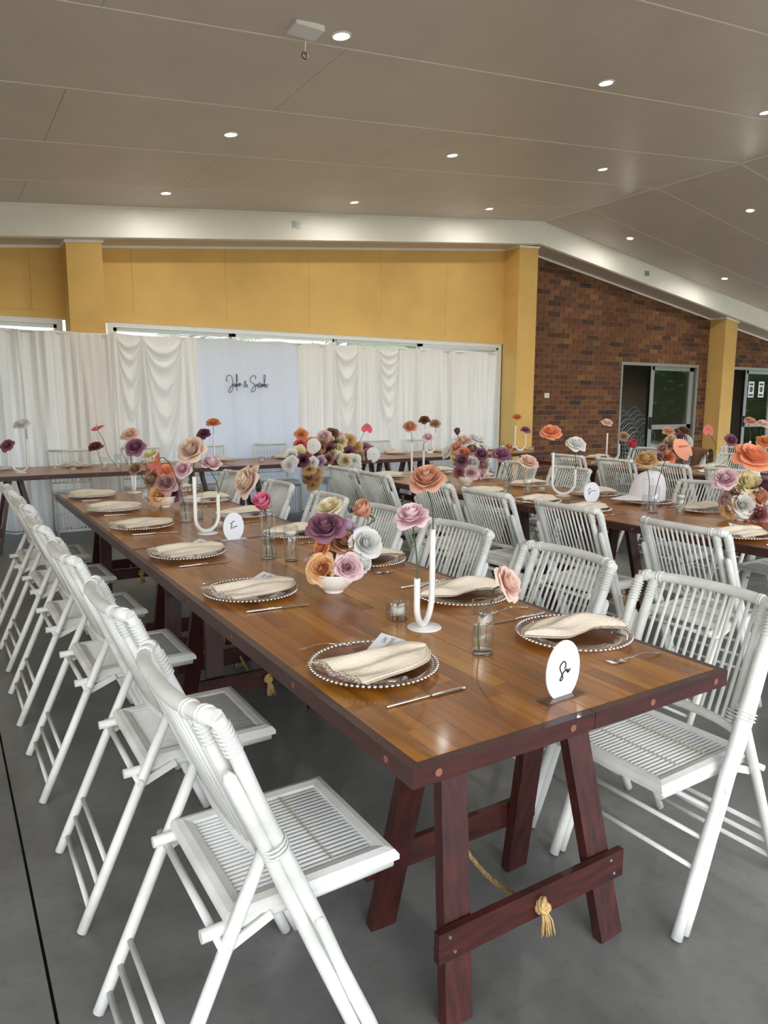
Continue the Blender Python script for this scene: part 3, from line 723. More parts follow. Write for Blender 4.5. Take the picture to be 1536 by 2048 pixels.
ta = make_table(True); tb = make_table(False)
ta.location = (0,0,0); ta['label'] = 'long timber trestle table carrying the oval Two sign'
copy_tree(ta, (0,2.4,0), 0, 'long timber trestle table carrying the oval Five sign')
copy_tree(ta, (2.63,0.20,0), 0, 'long timber trestle table with the flower bowl, joined to the Seven table')
copy_tree(ta, (2.63,2.60,0), 0, 'long timber trestle table at the far end behind the oval Seven sign')
tb.location = (5.43,0.55,0); tb['label'] = 'timber trestle table near the brick wall with the coral anthurium, open end'
copy_tree(tb, (5.43,2.95,0), 0, 'timber trestle table near the brick wall, end towards the yellow column')
HTX = [-0.42, 1.98, 4.38]
for i, lb in enumerate(('head table section by the pink anthurium vase', 'head table section bearing the long flower garland', 'head table section nearest the brick wall')):
    copy_tree(tb, (HTX[i], 7.38, 0), -math.pi/2, 'timber ' + lb)

# ================================================================== DRAPES
def cloth_mat(name, c, rough, tl):
    m = plain(name, c, rough, var=0.012, scale=4, bump=0.06, bscale=14); nt = m.node_tree; b = nt.nodes['Principled BSDF']
    t = N(nt,'ShaderNodeBsdfTranslucent'); t.inputs[0].default_value = c; mx = N(nt,'ShaderNodeMixShader'); mx.inputs[0].default_value = tl
    nt.links.new(b.outputs[0], mx.inputs[1]); nt.links.new(t.outputs[0], mx.inputs[2]); nt.links.new(mx.outputs[0], nt.nodes['Material Output'].inputs[0]); return m
MT['satin'] = cloth_mat('ivory_satin_drape', rgb(246,245,242), 0.42, 0.18)
MT['sheer'] = cloth_mat('cool_white_drape', rgb(232,238,250), 0.8, 0.25)
ZT = 2.212; YD = 7.785
def dx(x): return (x+0.727)*(8.863/9.013)-0.727
def drape(xa, xb, mat, label, seed, amp=0.035, nf=3.2, swags=(), flat=False):
    xa, xb = dx(xa)-0.02, dx(xb)+0.02; swags = [(dx(l), dx(r), d, A) for l, r, d, A in swags]
    rnd = random.Random(seed); wv = []
    for k in range(5): wv.append((rnd.uniform(0.7,1.7)*nf*(1.0 if k < 3 else 2.6), rnd.uniform(0,6.28), rnd.uniform(0.5,1.0)*(1.0 if k < 3 else 0.4), rnd.uniform(-0.10,0.10)))
    t = thing('curtain', label, 'curtain', ((xa+xb)/2, YD, 0))
    cx = (xa+xb)/2
    def fn(u, v):
        x = xa + (xb-xa)*u; z = 0.015 + (ZT-0.015)*v; dn = 1 - v
        s = 0
        for f, ph, a, sl in wv:
            q = math.sin(2*math.pi*f*(x + sl*dn*0.9) + ph); s += a*(math.copysign(abs(q)**0.75, q))
        y = -amp*s*1.15*(0.55+0.45*min(1, dn*3)); zz = z
        for (l, r, ds, A) in swags:
            w = (x-l)/(r-l)
            if 0.0 < w < 1.0:
                h = max(1e-3, (4*w*(1-w))**0.75); d = (ZT-z)/h
                g = 0
                for (dc, wd) in ds: g += math.exp(-((d-dc)/wd)**2) - 0.7*math.exp(-((d-dc-1.6*wd)/wd)**2)
                m = min(1, h*1.5)
                if d < ds[-1][0]+0.15: y = y*(1-0.8*m)
                y -= A*g*m
        y = max(-0.075, min(y, 0.050))
        if v > 0.985: zz += 0.012*math.sin(x*9+seed)
        return (x-cx, y, zz)
    n = max(24, int((xb-xa)*110))
    MB().grid(fn, int(n*1.6), 90 if swags else 36).build('cloth', mat, t)
    MB().tube([(xa-cx,0.02,ZT-0.012),(xb-cx,0.02,ZT-0.012)], 0.014, 8).build('rail', MT['white_metal'], t)
    return t
drape(-3.1, -0.95, MT['satin'], 'ivory satin curtain panel hanging at the end away from the brick wall', 1)
drape(-0.94, 0.12, MT['satin'], 'ivory satin curtain with slanting folds behind the head table end', 2)
drape(0.13, 1.10, MT['satin'], 'ivory satin curtain with broad straight folds behind the pink anthurium', 3, 0.03, 2.6)
drape(1.11, 2.09, MT['satin'], 'ivory satin curtain with deep swagged drape beside the lettered panel', 4, 0.026, 2.4,
      [(1.44,1.93,[(0.20,0.05),(0.36,0.06),(0.62,0.07),(0.95,0.09),(1.28,0.12)],0.035),(1.14,1.45,[(0.14,0.04),(0.28,0.05),(0.52,0.06),(0.85,0.08)],0.028)])
dl = drape(2.10, 3.50, MT['sheer'], 'smooth cool white curtain panel with two names in script', 5, 0.012, 1.8)
drape(3.51, 4.02, MT['satin'], 'narrow ivory satin curtain with vertical folds between lettered panel and swag', 6, 0.028, 3)
drape(4.03, 5.15, MT['satin'], 'ivory satin curtain with two swagged drapes behind the flower garland', 7, 0.03, 3,
      [(4.02,4.42,[(0.2,0.05),(0.45,0.06),(0.75,0.08),(1.08,0.10)],0.032),(4.72,5.12,[(0.12,0.03),(0.24,0.035),(0.38,0.04),(0.55,0.05),(0.75,0.06),(0.98,0.07)],0.028)])
drape(5.16, 6.05, MT['satin'], 'ivory satin curtain with close vertical folds, second from the brick wall', 8, 0.035, 3.6)
drape(6.06, 6.92, MT['satin'], 'ivory satin curtain at the drapery end beside the yellow column and brick wall', 9, 0.028, 2.6)
JS = [[(205,355),(170,335),(165,290),(190,220),(245,195),(300,240),(325,330),(328,420),(325,520),(305,600),(262,640),(230,620),(235,570),(280,500),(335,430)],
 [(385,415),(355,420),(345,450),(365,470),(385,440),(390,420),(392,480),(405,490),(425,400),(445,260),(432,175),(418,210),(425,400),(440,600)],
 [(432,450),(465,410),(470,430),(440,455),(475,480),(500,450),(525,410),(510,400),(490,430),(495,465),(520,470),(560,425)],
 [(720,495),(680,470),(630,380),(645,345),(665,370),(630,430),(615,480),(640,505),(680,480),(700,420)],
 [(908,300),(920,250),(890,212),(845,210),(790,260),(770,310),(800,370),(870,420),(910,480),(905,560),(870,615),(830,625),(812,590),(840,520),(900,460)],
 [(960,425),(930,440),(930,475),(955,470),(970,430),(975,500),(990,510),(1005,400),(1012,388),(1030,430),(1040,520)],
 [(1040,520),(1090,425),(1065,440),(1060,480),(1085,480),(1105,440),(1105,490),(1135,400),(1162,250),(1143,190),(1125,220),(1135,400),(1150,515)],
 [(1150,515),(1158,460),(1175,420),(1190,500),(1215,500),(1230,420)]]
let = MB()
for st in JS:
    p = [on_wall(440+x/12.8, 735+y/12.8, YD-0.028) for x, y in st]
    let.tube(smooth_path([(q.x-(dx(2.10)+dx(3.50))/2, -0.028, q.z) for q in p], 5), 0.0042, 6)
let.build('lettering', MT['greyink'], dl)

# ================================================================== TABLE SETTINGS
TZ = 0.7605
def ring_of_beads(R, z, n, r):
    m = MB(); base = []
    for k in range(n):
        a = 2*math.pi*k/n; c = Vector((R*math.cos(a), R*math.sin(a), z))
        prof = [(0.001,-r),(r*0.75,-r*0.66),(r,0),(r*0.75,r*0.66),(0.001,r)]
        m.lathe(prof, 7, c)
    return m
plate_me = MB().lathe([(0.001,0.004),(0.085,0.004),(0.10,0.006),(0.135,0.016),(0.160,0.020),(0.166,0.019),(0.166,0.017),(0.135,0.012),(0.10,0.001),(0.001,0.0)], 40).mesh('plate', MT['plate'])
bead_me = ring_of_beads(0.167, 0.0195, 74, 0.0058).mesh('beaded_rim', MT['bead'])
def napkin_mesh(seed):
    rnd = random.Random(seed); k1, k2 = rnd.uniform(0.85,1.15), rnd.uniform(0,3)
    j = lambda a: a + rnd.uniform(-0.008,0.008)
    lo = smooth_path([(-0.122,j(-0.112),0),(-0.045,-0.108,0),(0.035,j(-0.100),0),(0.110,-0.080,0),(0.166,j(-0.022),0)], 8)
    up = smooth_path([(-0.150,j(0.068),0),(-0.075,j(0.022),0),(0.0,j(0.036),0),(0.075,0.050,0),(0.168,j(-0.010),0)], 8)
    def cur(P, u):
        q = u*(len(P)-1); i = min(int(q), len(P)-2); return P[i].lerp(P[i+1], q-i)
    def shape(u, v, lift=0.0):
        p = cur(lo, u).lerp(cur(up, u), v)
        ed = min(1, 4*v*(1-v)*1.6); e2 = min(1, (1-u)*6)
        ridge = math.exp(-((v-0.72-0.10*math.sin(3*u+k2))/0.16)**2)
        z = 0.0215 + lift + (0.010*ed + 0.020*k1*ridge*math.sin(math.pi*min(1,u*0.8+0.12)) + 0.006*math.sin(8*u+5*v+k2)*ed + 0.004*math.sin(21*v+4*u)*ed)*(0.35+0.65*e2)
        return (p.x, p.y, z)
    m = MB()
    m.grid(lambda u, v: shape(u, v, 0.0045), 30, 16)
    m.grid(lambda u, v: (lambda p: (p[0]+0.006, p[1]-0.010*(1-v), 0.0208+0.2*max(0,p[2]-0.024)))(shape(u, v)), 26, 8)
    m.tube([shape(i/28, 0.0, 0.003) for i in range(29)], 0.0030, 6)
    m.tube([shape(0.999, i/8, 0.003) for i in range(9)], 0.0034, 6)
    fr = MB()
    for k in range(64):
        v = k/63; p = Vector(shape(0.0, v, 0.003)); a = rnd.uniform(-0.7,0.7)
        fr.tube([p, p + Vector((-0.008, 0.004*math.sin(a), rnd.uniform(-0.003,0.003))), p + Vector((-0.015*rnd.uniform(0.7,1.1), 0.010*math.sin(a), rnd.uniform(-0.006,0.004)))], 0.0008, 3)
    for k in range(30):
        u = 0.02+0.30*k/29; p = Vector(shape(u, 1.0, 0.003)); a = rnd.uniform(-0.7,0.7)
        fr.tube([p, p + Vector((0.006*math.sin(a), 0.007, rnd.uniform(-0.001,0.005))), p + Vector((0.010*math.sin(a), 0.012, rnd.uniform(-0.003,0.008)))], 0.0008, 3)
    return m.mesh('cloth', MT['napkin']), fr.mesh('fringe', MT['napkin'])
NAP = [napkin_mesh(k) for k in range(4)]
knife = MB().tube([(-0.118,0,0.0045),(-0.112,0,0.0048),(0.0,0,0.0045),(0.012,0,0.004)], [0.0035,0.0046,0.0042,0.003], 8)
knife_h = knife.mesh('handle', MT['steel'])
def kb(u, v):
    x = 0.010 + 0.105*u; w = 0.0085*(1-0.15*u) if u < 0.8 else 0.0075*math.sqrt(max(0.02,1-((u-0.8)/0.2)**2))
    return (x, (2*v-1)*w - 0.002*u, 0.0030+0.0012*(1-abs(2*v-1)))
knife_b = MB().grid(kb, 12, 4).mesh('blade', MT['steel'])
fk = MB()
def fbase(u, v):
    x = -0.10 + 0.13*u; w = 0.0055*(1-0.55*math.sin(math.pi*min(1,u*0.95))) if u < 0.85 else 0.0027+0.0085*(u-0.85)/0.15
    return (x, (2*v-1)*w, 0.004+0.009*math.sin(math.pi*u)**2 + 0.001*(1-abs(2*v-1)))
fk.grid(fbase, 16, 3)
fork_h = fk.mesh('handle', MT['steel'])
ft = MB()
ft.grid(lambda u, v: (0.03+0.028*u, (2*v-1)*0.0115, 0.004-0.0035*math.sin(math.pi*u)*0.6+0.0005), 6, 4)
for k in range(4):
    y = -0.0098+0.0065*k; ft.tube([(0.057,y,0.0035),(0.075,y,0.003),(0.094,y*0.95,0.007)], [0.0018,0.0016,0.0008], 5)
fork_t = ft.mesh('tines', MT['steel'])
CARD = None
def setting(x, y, rz, where, k, card=False, big=True, napkin=True):
    c, s = math.cos(rz), math.sin(rz)
    def W(lx, ly): return (x + c*lx - s*ly, y + s*lx + c*ly)
    a = J.uniform(-0.12, 0.12)
    p = thing('charger_plate', 'beaded glass charger plate, ' + where, 'plate', (x,y,TZ), rz+a, 'beaded charger plates')
    obj('plate', plate_me, p); tag(obj('beaded_rim', bead_me, p), kind='stuff')
    if napkin: n = thing('napkin', 'frayed cream napkin on charger, ' + where, 'napkin', (x,y,TZ+0.005), rz+a, 'folded linen napkins')
    if napkin: me = NAP[k % 4]; obj('cloth', me[0], n); tag(obj('fringe', me[1], n), kind='stuff')
    if big:
        X, Yk = W(0.015, -0.225); q = thing('table_knife', 'steel knife beside charger, ' + where, 'knife', (X,Yk,TZ), rz + J.uniform(-0.12,0.05), 'steel knives'); obj('handle', knife_h, q); obj('blade', knife_b, q)
        X, Yk = W(-0.01, 0.215); q = thing('table_fork', 'steel fork beside charger, ' + where, 'fork', (X,Yk,TZ), rz + J.uniform(-0.25,0.1), 'steel forks'); obj('handle', fork_h, q); obj('tines', fork_t, q)
    if card:
        X, Yk = W(0.068, 0.052); q = thing('name_card', 'white place card under napkin, ' + where, 'card', (X,Yk,TZ+0.036), rz+0.67, 'place cards'); q.rotation_euler = (0.20, -0.10, rz+0.67)
        MB().box((-0.066,-0.036,-0.001),(0.066,0.036,0.0)).build('paper', MT['card'], q)
        m = MB()
        for row, word in enumerate(('LIAM','EVANS')):
            fc = bpy.data.curves.new('w','FONT'); fc.body = word; fc.size = 0.0165; fc.align_x = 'CENTER'
            fo = bpy.data.objects.new('w', fc); COL.objects.link(fo); dg = bpy.context.evaluated_depsgraph_get(); me2 = fo.evaluated_get(dg).to_mesh()
            m.add([(0.030 + v.co.x, 0.008 - 0.019*row + v.co.y, 0.0004) for v in me2.vertices], [tuple(pl.vertices) for pl in me2.polygons])
            fo.to_mesh_clear(); bpy.data.objects.remove(fo)
        m.build('lettering', MT['greyink'], q)

PL1 = [0.49,1.36,2.14,2.99,3.73,4.50]
for i, y in enumerate(PL1): setting(0.205, y, 0.0, '%s from far end, floor-joint side of table Two' % ORD[5-i], i, card=(i < 3))
PR1 = [0.40,0.93,1.60,2.34,3.08,3.83,4.52]
for i, y in enumerate(PR1): setting(0.835 if i else 0.845, y, math.pi, '%s from far end, Seven-facing side of table Two' % ORD[6-i], i+1)
for i, y in enumerate([1.12,2.18,2.62,3.20,3.90,4.60]): setting(2.812, y, 0.0, '%s from far end, Two-facing side of table Seven' % ORD[5-i], i+2, card=(i == 0))
for i, y in enumerate([1.76,2.20,2.67,3.40,4.07,4.68]): setting(3.452, y, math.pi, '%s from far end, brick-facing side of table Seven' % ORD[5-i], i, napkin=(i != 1))
for i, y in enumerate([2.2,3.2,3.83,4.47,5.05]): setting(5.63, y, 0.0, '%s from far end, open side of table nearest the brick' % ORD[4-i], i+1)
for i, y in enumerate([2.4,3.02,3.6,4.3,5.15]): setting(6.25, y, math.pi, '%s from far end, door side of table nearest the brick' % ORD[4-i], i+3)
for i, x in enumerate([-0.55+0.3,0.53,1.35,2.10,2.92,3.95,4.55,5.28,6.12,6.6]): setting(x, 7.15, -math.pi/2, '%s from brick end of head table' % ORD[9-i], i, big=True)

# ---------------------------------------------------------------- candle holders, vases, bowls, signs
def u_holder(x, y, ang, h1, h2, label, w=0.15):
    """white U tube on a round base; the first arm stands towards the direction ang"""
    t = thing('bud_holder', label, 'candle holder', (x,y,TZ), ang, 'white U-shaped stem holders')
    MB().lathe([(0.001,0.0),(0.052,0.0),(0.054,0.002),(0.052,0.005),(0.001,0.006)], 32).build('base', MT['white_metal'], t)
    r = w/2; zb = 0.016 + r
    pts = [(r,0,h1)] + [(r,0,h1-(h1-zb)*i/5) for i in range(1,6)] + [(r*math.cos(q),0,zb-r*math.sin(q)) for q in [math.pi*i/16 for i in range(1,16)]] + [(-r,0,zb+(h2-zb)*i/5) for i in range(0,6)]
    MB().tube(pts, 0.0098, 12).build('tube', MT['white_metal'], t)
    c, s = math.cos(ang), math.sin(ang)
    return Vector((x+c*r, y+s*r, TZ+h1)), Vector((x-c*r, y-s*r, TZ+h2))
vase_cache = {}
def vase(x, y, r, h, label, water=0.5, ribbed=False, floating=False):
    t = thing('glass_vase', label, 'vase', (x,y,TZ), 0, 'clear glass vases')
    key = (r,h,ribbed)
    if key not in vase_cache:
        m = MB(); n = 40 if ribbed else 28
        prof = [(0.001,0.0),(r*0.96,0.0),(r,0.004),(r,h*0.5),(r,h),(r-0.002,h)]
        m.lathe(prof, n)
        if ribbed:
            for i in range(len(m.v)):
                k = i % n
                if k % 2 and abs(m.v[i][0])+abs(m.v[i][1]) > 0.01: f = 0.93; m.v[i] = (m.v[i][0]*f, m.v[i][1]*f, m.v[i][2])
        vase_cache[key] = m.mesh('body', MT['glass'])
        vase_cache[key].polygons.foreach_set('use_smooth', [not ribbed]*len(vase_cache[key].polygons))
    obj('body', vase_cache[key], t)
    MB().lathe([(0.001,0.001),(r*0.94,0.001),(r*0.95,0.010),(0.001,0.012)], 24).build('base', MT['acrylic'], t)
    rim = MB().tube([(r*math.cos(a)*0.985, r*math.sin(a)*0.985, h) for a in [2*math.pi*k/28 for k in range(28)]], 0.0014, 5, closed=True); rim.build('rim', MT['acrylic'], t)
    if water:
        k = 0.9 if ribbed else 0.95
        MB().lathe([(0.001,0.0125),(r*k-0.002,0.0125),(r*k-0.002,h*water),(0.001,h*water)], 24).build('water', MT['water'], t)
        MB().tube([((r*k-0.001)*math.cos(a), (r*k-0.001)*math.sin(a), h*water) for a in [2*math.pi*q/28 for q in range(28)]], 0.0011, 5, closed=True).build('waterline', MT['acrylic'], t)
    if floating:
        c = thing('floating_candle', 'small white candle floating in the ' + floating, 'candle', (x,y,TZ+h*water-0.006), 0)
        MB().lathe([(0.001,-0.008),(r*0.5,-0.006),(r*0.78,0.006),(r*0.74,0.016),(r*0.4,0.019),(0.001,0.0195)], 20).build('wax', MT['candle'], c)
        MB().tube([(0,0,0.019),(0.001,0,0.027)], 0.0011, 5).build('wick', MT['ink'], c)
def votive(x, y, label):
    t = thing('votive_holder', label, 'votive', (x,y,TZ), 0, 'ribbed glass votives')
    n = 40; m = MB().lathe([(0.001,0.0),(0.036,0.0),(0.038,0.004),(0.038,0.055),(0.036,0.060),(0.032,0.058),(0.031,0.024),(0.001,0.020)], n)
    for i in range(len(m.v)):
        if (i % n) % 2: m.v[i] = (m.v[i][0]*0.93, m.v[i][1]*0.93, m.v[i][2])
    m.s = [False]*len(m.f); m.build('glass', MT['acrylic'], t)
    MB().lathe([(0.001,0.0205),(0.022,0.0205),(0.022,0.040),(0.018,0.041),(0.001,0.040)], 20).build('tealight', MT['candle'], t)
    MB().tube([(0,0,0.040),(0,0,0.047)], 0.001, 5).build('wick', MT['ink'], t)
bowl_me = MB().lathe([(0.001,0.0),(0.034,0.0),(0.036,0.006),(0.034,0.009),(0.052,0.020),(0.066,0.042),(0.072,0.072),(0.0715,0.075),(0.069,0.072),(0.062,0.042),(0.045,0.02),(0.001,0.014)], 32).mesh('body', MT['ceramic'])
foam_me = MB().lathe([(0.066,0.060),(0.05,0.074),(0.001,0.082)], 16).mesh('flower_foam', MT['stem_dark'])
def bowl(x, y, label):
    t = thing('flower_bowl', label, 'bowl', (x,y,TZ), 0, 'white flower bowls'); obj('body', bowl_me, t); obj('flower_foam', foam_me, t)
def sign(x, y, ang, strokes, label):
    t = thing('table_sign', label, 'sign', (x,y,TZ), ang, 'oval table signs')
    MB().box((-0.068,-0.02,0.0),(0.068,0.02,0.006)).build('stand', MT['acrylic'], t)
    n = 40; f = []; a0 = math.radians(-58)
    pts = [(0.057*math.cos(a), 0.074*math.sin(a)+0.068) for a in [a0 + (2*math.pi-2*(math.radians(90)+a0))*k/(n-1) for k in range(n)]]
    m = MB(); fr = [(x_,-0.0018,z_) for x_, z_ in pts]; bk = [(x_,0.0018,z_) for x_, z_ in pts]
    m.add(fr+bk, [tuple(reversed(range(n))), tuple(range(n,2*n))] + [(k,(k+1)%n,n+(k+1)%n,n+k) for k in range(n)])
    m.build('panel', MT['sign'], t)
    w = MB()
    for st in strokes: w.tube(smooth_path([(a,-0.0022,b) for a, b in st], 5), 0.0017, 6)
    w.build('lettering', MT['ink'], t)
two = [[((a-650)/800*0.114, 0.068-0.074*0.86 + (1750-(b+0.59*(a-460)))/1381*0.138) for a, b in s_] for s_ in
  [[(660,940),(690,900),(690,800),(650,775),(600,830),(560,920),(560,1000),(600,1080),(620,1130),(630,1190),(590,1270),(565,1260),(590,1180),(620,1100),(690,970),(720,960)],[(690,1000),(720,940),(735,1010),(760,930),(745,1015),(790,950),(805,890)]]]
five = [[((a-645)/1030*0.114, 0.004 + (1360-b)/1280*0.138) for a, b in s_] for s_ in
  [[(450,570),(520,580),(545,620),(520,730),(500,870)],[(545,620),(580,530),(640,500),(715,505)],[(520,680),(600,680)],[(560,760),(580,800),(640,815),(680,760),(740,740),(760,780),(770,750),(830,740)]]]
seven = [[((a-680)/560*0.114, 0.004 + (560-b)/690*0.138) for a, b in s_] for s_ in
  [[(640,150),(630,100),(590,90),(555,140),(570,190),(600,230),(585,290),(570,290),(590,240),(640,200),(680,190),(710,170),(740,180),(770,155),(800,175),(830,155)]]]
sign(0.494, 0.100, 0.05, two, 'white oval table sign with black script reading Two on acrylic base')
sign(0.515, 2.385, 0.12, five, 'white oval table sign with black script reading Five on acrylic base')
sign(3.16, 2.44, -0.45, seven, 'white oval table sign with black script reading Seven on acrylic base')

# ================================================================== FLOWERS
def petal_fn(r0, r1, h, curl, half, lip=0.0, wav=0.0, ph=0.0):
    """cupped petal: rises from the centre, bulges out, rim rolls outward and ripples"""
    def fn(u, v):
        a = (2*u-1); w = math.sin(math.pi*(0.16+0.50*v))**0.7
        top = 1 - 0.20*abs(a)**3.0
        vv = v*top
        r = r0 + (r1-r0)*math.sin(vv*math.pi/2)**1.1 + lip*max(0, vv-0.68)**2*5
        z = h*vv**1.15 - curl*max(0, vv-0.62)**2*4.5
        r *= 1 + wav*math.sin(4*a+ph)*vv**2 - 0.07*a*a*v
        z += wav*0.8*math.sin(5*a+ph*1.3)*vv**3*max(0.3, r1)
        ang = a*half*w
        return (r*math.cos(ang), r*math.sin(ang), z)
    return fn
LAY = {
 'rose': [(3,0.11,0.03,0.93,0.0,1.45,0.0),(3,0.12,0.14,0.95,0.01,1.30,0.02),(3,0.10,0.22,0.94,0.02,1.25,0.04),(4,0.05,0.31,0.93,0.05,1.10,0.06),(4,0.07,0.42,0.92,0.09,1.05,0.11),(5,0.08,0.56,0.84,0.16,0.95,0.17),(5,0.08,0.72,0.68,0.26,0.92,0.24),(5,0.08,0.86,0.42,0.36,0.88,0.30)],
 'open': [(3,0.10,0.03,0.66,0.0,1.4,0.0),(3,0.08,0.18,0.68,0.02,1.2,0.04),(4,0.06,0.34,0.68,0.05,1.05,0.08),(5,0.08,0.58,0.60,0.14,0.92,0.18),(5,0.08,0.76,0.46,0.24,0.88,0.24),(5,0.08,0.90,0.24,0.24,0.85,0.26)],
 'bud': [(3,0.18,0.06,1.45,0.0,1.4,0.0),(3,0.12,0.24,1.46,0.0,1.35,0.0),(3,0.12,0.44,1.45,0.02,1.25,0.03),(4,0.18,0.66,1.36,0.08,1.05,0.06),(3,0.20,0.74,1.05,0.12,1.0,0.14)],
}
petal_cache = {}
def petal_me(kind, li, col, var, res):
    key = (kind, li, col, var, res)
    if key not in petal_cache:
        c, r0, r1, h, curl, half, lip = LAY[kind][li]
        petal_cache[key] = MB().grid(petal_fn(r0, r1, h, curl, half, lip, 0.045+0.02*var, 1.7*var+li), res, res, att=lambda u, v: min(1, 0.15+0.85*v + 0.1*abs(2*u-1))).mesh('petal', petal_mat(col))
    return petal_cache[key]
def aim(d):
    d = Vector(d).normalized(); return d.to_track_quat('Z', 'Y').to_matrix().to_4x4()
FL = 0
def rose(col, P, d, R, base=None, kind='rose', near=False, label='', group=None, via=None, stem='stem'):
    """bloom centre P, opening direction d, radius R; stem runs to base"""
    global FL; FL += 1
    P = Vector(P); d = Vector(d).normalized(); rnd = random.Random(FL*13)
    lay = LAY[kind]; hh = lay[-2][3]*R*0.55
    B0 = P - d*hh
    root = Vector(base) if base is not None else B0 - d*0.03
    t = thing('rose' if kind != 'bud' else 'rosebud', label, 'flower', root, 0, group)
    Mx = Matrix.Translation(B0-root) @ aim(d) @ Matrix.Diagonal((R,R,R,1))
    spin = rnd.uniform(0, 6.28)
    if near:
        for li, L in enumerate(lay):
            for k in range(L[0]):
                o = obj('petal', petal_me(kind, li, col, k % 3, 7), t)
                o.matrix_local = Mx @ Matrix.Rotation(spin + li*0.7 + 2*math.pi*k/L[0] + rnd.uniform(-0.12,0.12), 4, 'Z') @ Matrix.Rotation(rnd.uniform(-0.08,0.10), 4, 'Y')
    else:
        m = MB()
        for li, L in enumerate(lay):
            me = petal_me(kind, li, col, li % 2, 4)
            vs = [v.co.copy() for v in me.vertices]; fs = [tuple(p.vertices) for p in me.polygons]
            at = [x.value for x in me.attributes['t'].data]
            for k in range(L[0]):
                Q = Mx @ Matrix.Rotation(spin + li*0.7 + 2*math.pi*k/L[0] + rnd.uniform(-0.15,0.15), 4, 'Z') @ Matrix.Rotation(rnd.uniform(-0.1,0.12), 4, 'Y')
                m.add([Q @ v for v in vs], fs, True, at)
        m.build('bloom', petal_mat(col), t)
    # calyx and stem
    cal = MB()
    cal.lathe([(0.02,-0.14),(0.12,-0.06),(0.14,0.03),(0.05,0.06)], 8)
    for k in range(5):
        a = 2*math.pi*k/5; c, s = math.cos(a), math.sin(a)
        L = 0.5; q = [(0.08*c,0.08*s,-0.02),(0.28*c-0.07*s,0.28*s+0.07*c,-0.03),(L*c,L*s,-0.16),(0.28*c+0.07*s,0.28*s-0.07*c,-0.03)]
        cal.add(q, [(0,1,2,3)], False)
    cal.v = [tuple(Mx @ Vector(v)) for v in cal.v]; cal.build('calyx', MT['leaf'], t)
    if base is not None:
        b = Vector((0,0,0)); e = B0-root - d*0.10*R
        mid = [Vector(q)-root for q in via] if via else [b.lerp(e, 0.5) + Vector((0,0,0.02))]
        MB().tube(smooth_path([b] + mid + [e - d*0.03, e], 6), 0.0024 if near or R > 0.045 else 0.0022, 6).build('stem', MT[stem], t)
    return t
def anthurium(col, P, d, R, base, via, label, up=(0,0,1), near=True):
    P = Vector(P); d = Vector(d).normalized(); root = Vector(base)
    t = thing('anthurium', label, 'flower', root)
    z = d; y = (Vector(up) - z*Vector(up).dot(z)).normalized(); x = y.cross(z)
    Mx = Matrix((x, y, z)).transposed().to_4x4(); Mx.translation = P-root
    def fn(u, v):
        a = (2*u-1)*math.pi; r = v
        hx = 0.95*math.sin(a)*(1-0.22*math.cos(a)*0.6); hy = -0.95*math.cos(a) + 0.25*abs(math.sin(a))**0.6*0.9 + 0.05
        if abs(a) > 2.7: hy -= (abs(a)-2.7)*0.9
        return Mx @ Vector((R*r*hx, -R*r*hy*1.05+0.0, R*(0.14*r*r*math.sin(2*a)+0.10*r*r)))
    MB().grid(fn, 32, 6, att=lambda u, v: 0.2+0.8*v).build('spathe', petal_mat(col), t)
    sp = [Mx @ Vector((0, R*0.2 - R*0.55*i/6*0.6, R*(0.02+0.75*i/6))) for i in range(7)]
    MB().tube(sp, [R*0.07,R*0.085,R*0.085,R*0.08,R*0.07,R*0.06,R*0.03], 8).build('spadix', petal_mat('cream' if col != 'anth_peach' else 'anth_peach'), t)
    MB().tube(smooth_path([Vector((0,0,0))] + [Vector(q)-root for q in via] + [Mx @ Vector((0,R*0.2,0))], 7), 0.0026, 6).build('stem', MT['stem_dark'], t)
    return t
TO = -CF           # towards the viewer's side of the room
UP = Vector((0,0,1))
def look(r=0.0, u=0.0, f=1.0): return (TO*f + CR*r + UP*u).normalized()
def on(x, y, z=0.0): return Vector((x, y, TZ+z))
def px_r(size, ref): return size*0.60 * ((Vector(ref)-CAM).dot(CF))/FPX

def beside(items, i):
    """names the closest differently coloured neighbour when a colour occurs more than once"""
    col = items[i][0]
    if sum(1 for q in items if q[0] == col) < 2: return ''
    oth = [q for q in items if q[0] != col]
    q = min(oth, key=lambda q: (q[1]-items[i][1])**2 + (q[2]-items[i][2])**2)
    return ' beside the %s one' % FW[q[0]]
def arrangement(x, y, items, where, group, near, scale=1.0):
    c = on(x, y, 0.09)
    for i, it in enumerate(items):
        col, px, py, sz = it[:4]; kind = it[4] if len(it) > 4 else 'rose'; r, u, f = it[5] if len(it) > 5 else (0,0.4,1); dep = it[6] if len(it) > 6 else 0.0
        P = seen(px, py, c) - CF*dep
        base = c + (P-c)*0.12
        rose(col, P, look(r,u,f), px_r(sz, P)*scale, base, kind, near and sz > 22, '%s %s%s %s' % (FW[col], 'rosebud' if kind == 'bud' else 'rose', beside(items, i), where), group, via=[base.lerp(P, 0.5) - UP*0.01])

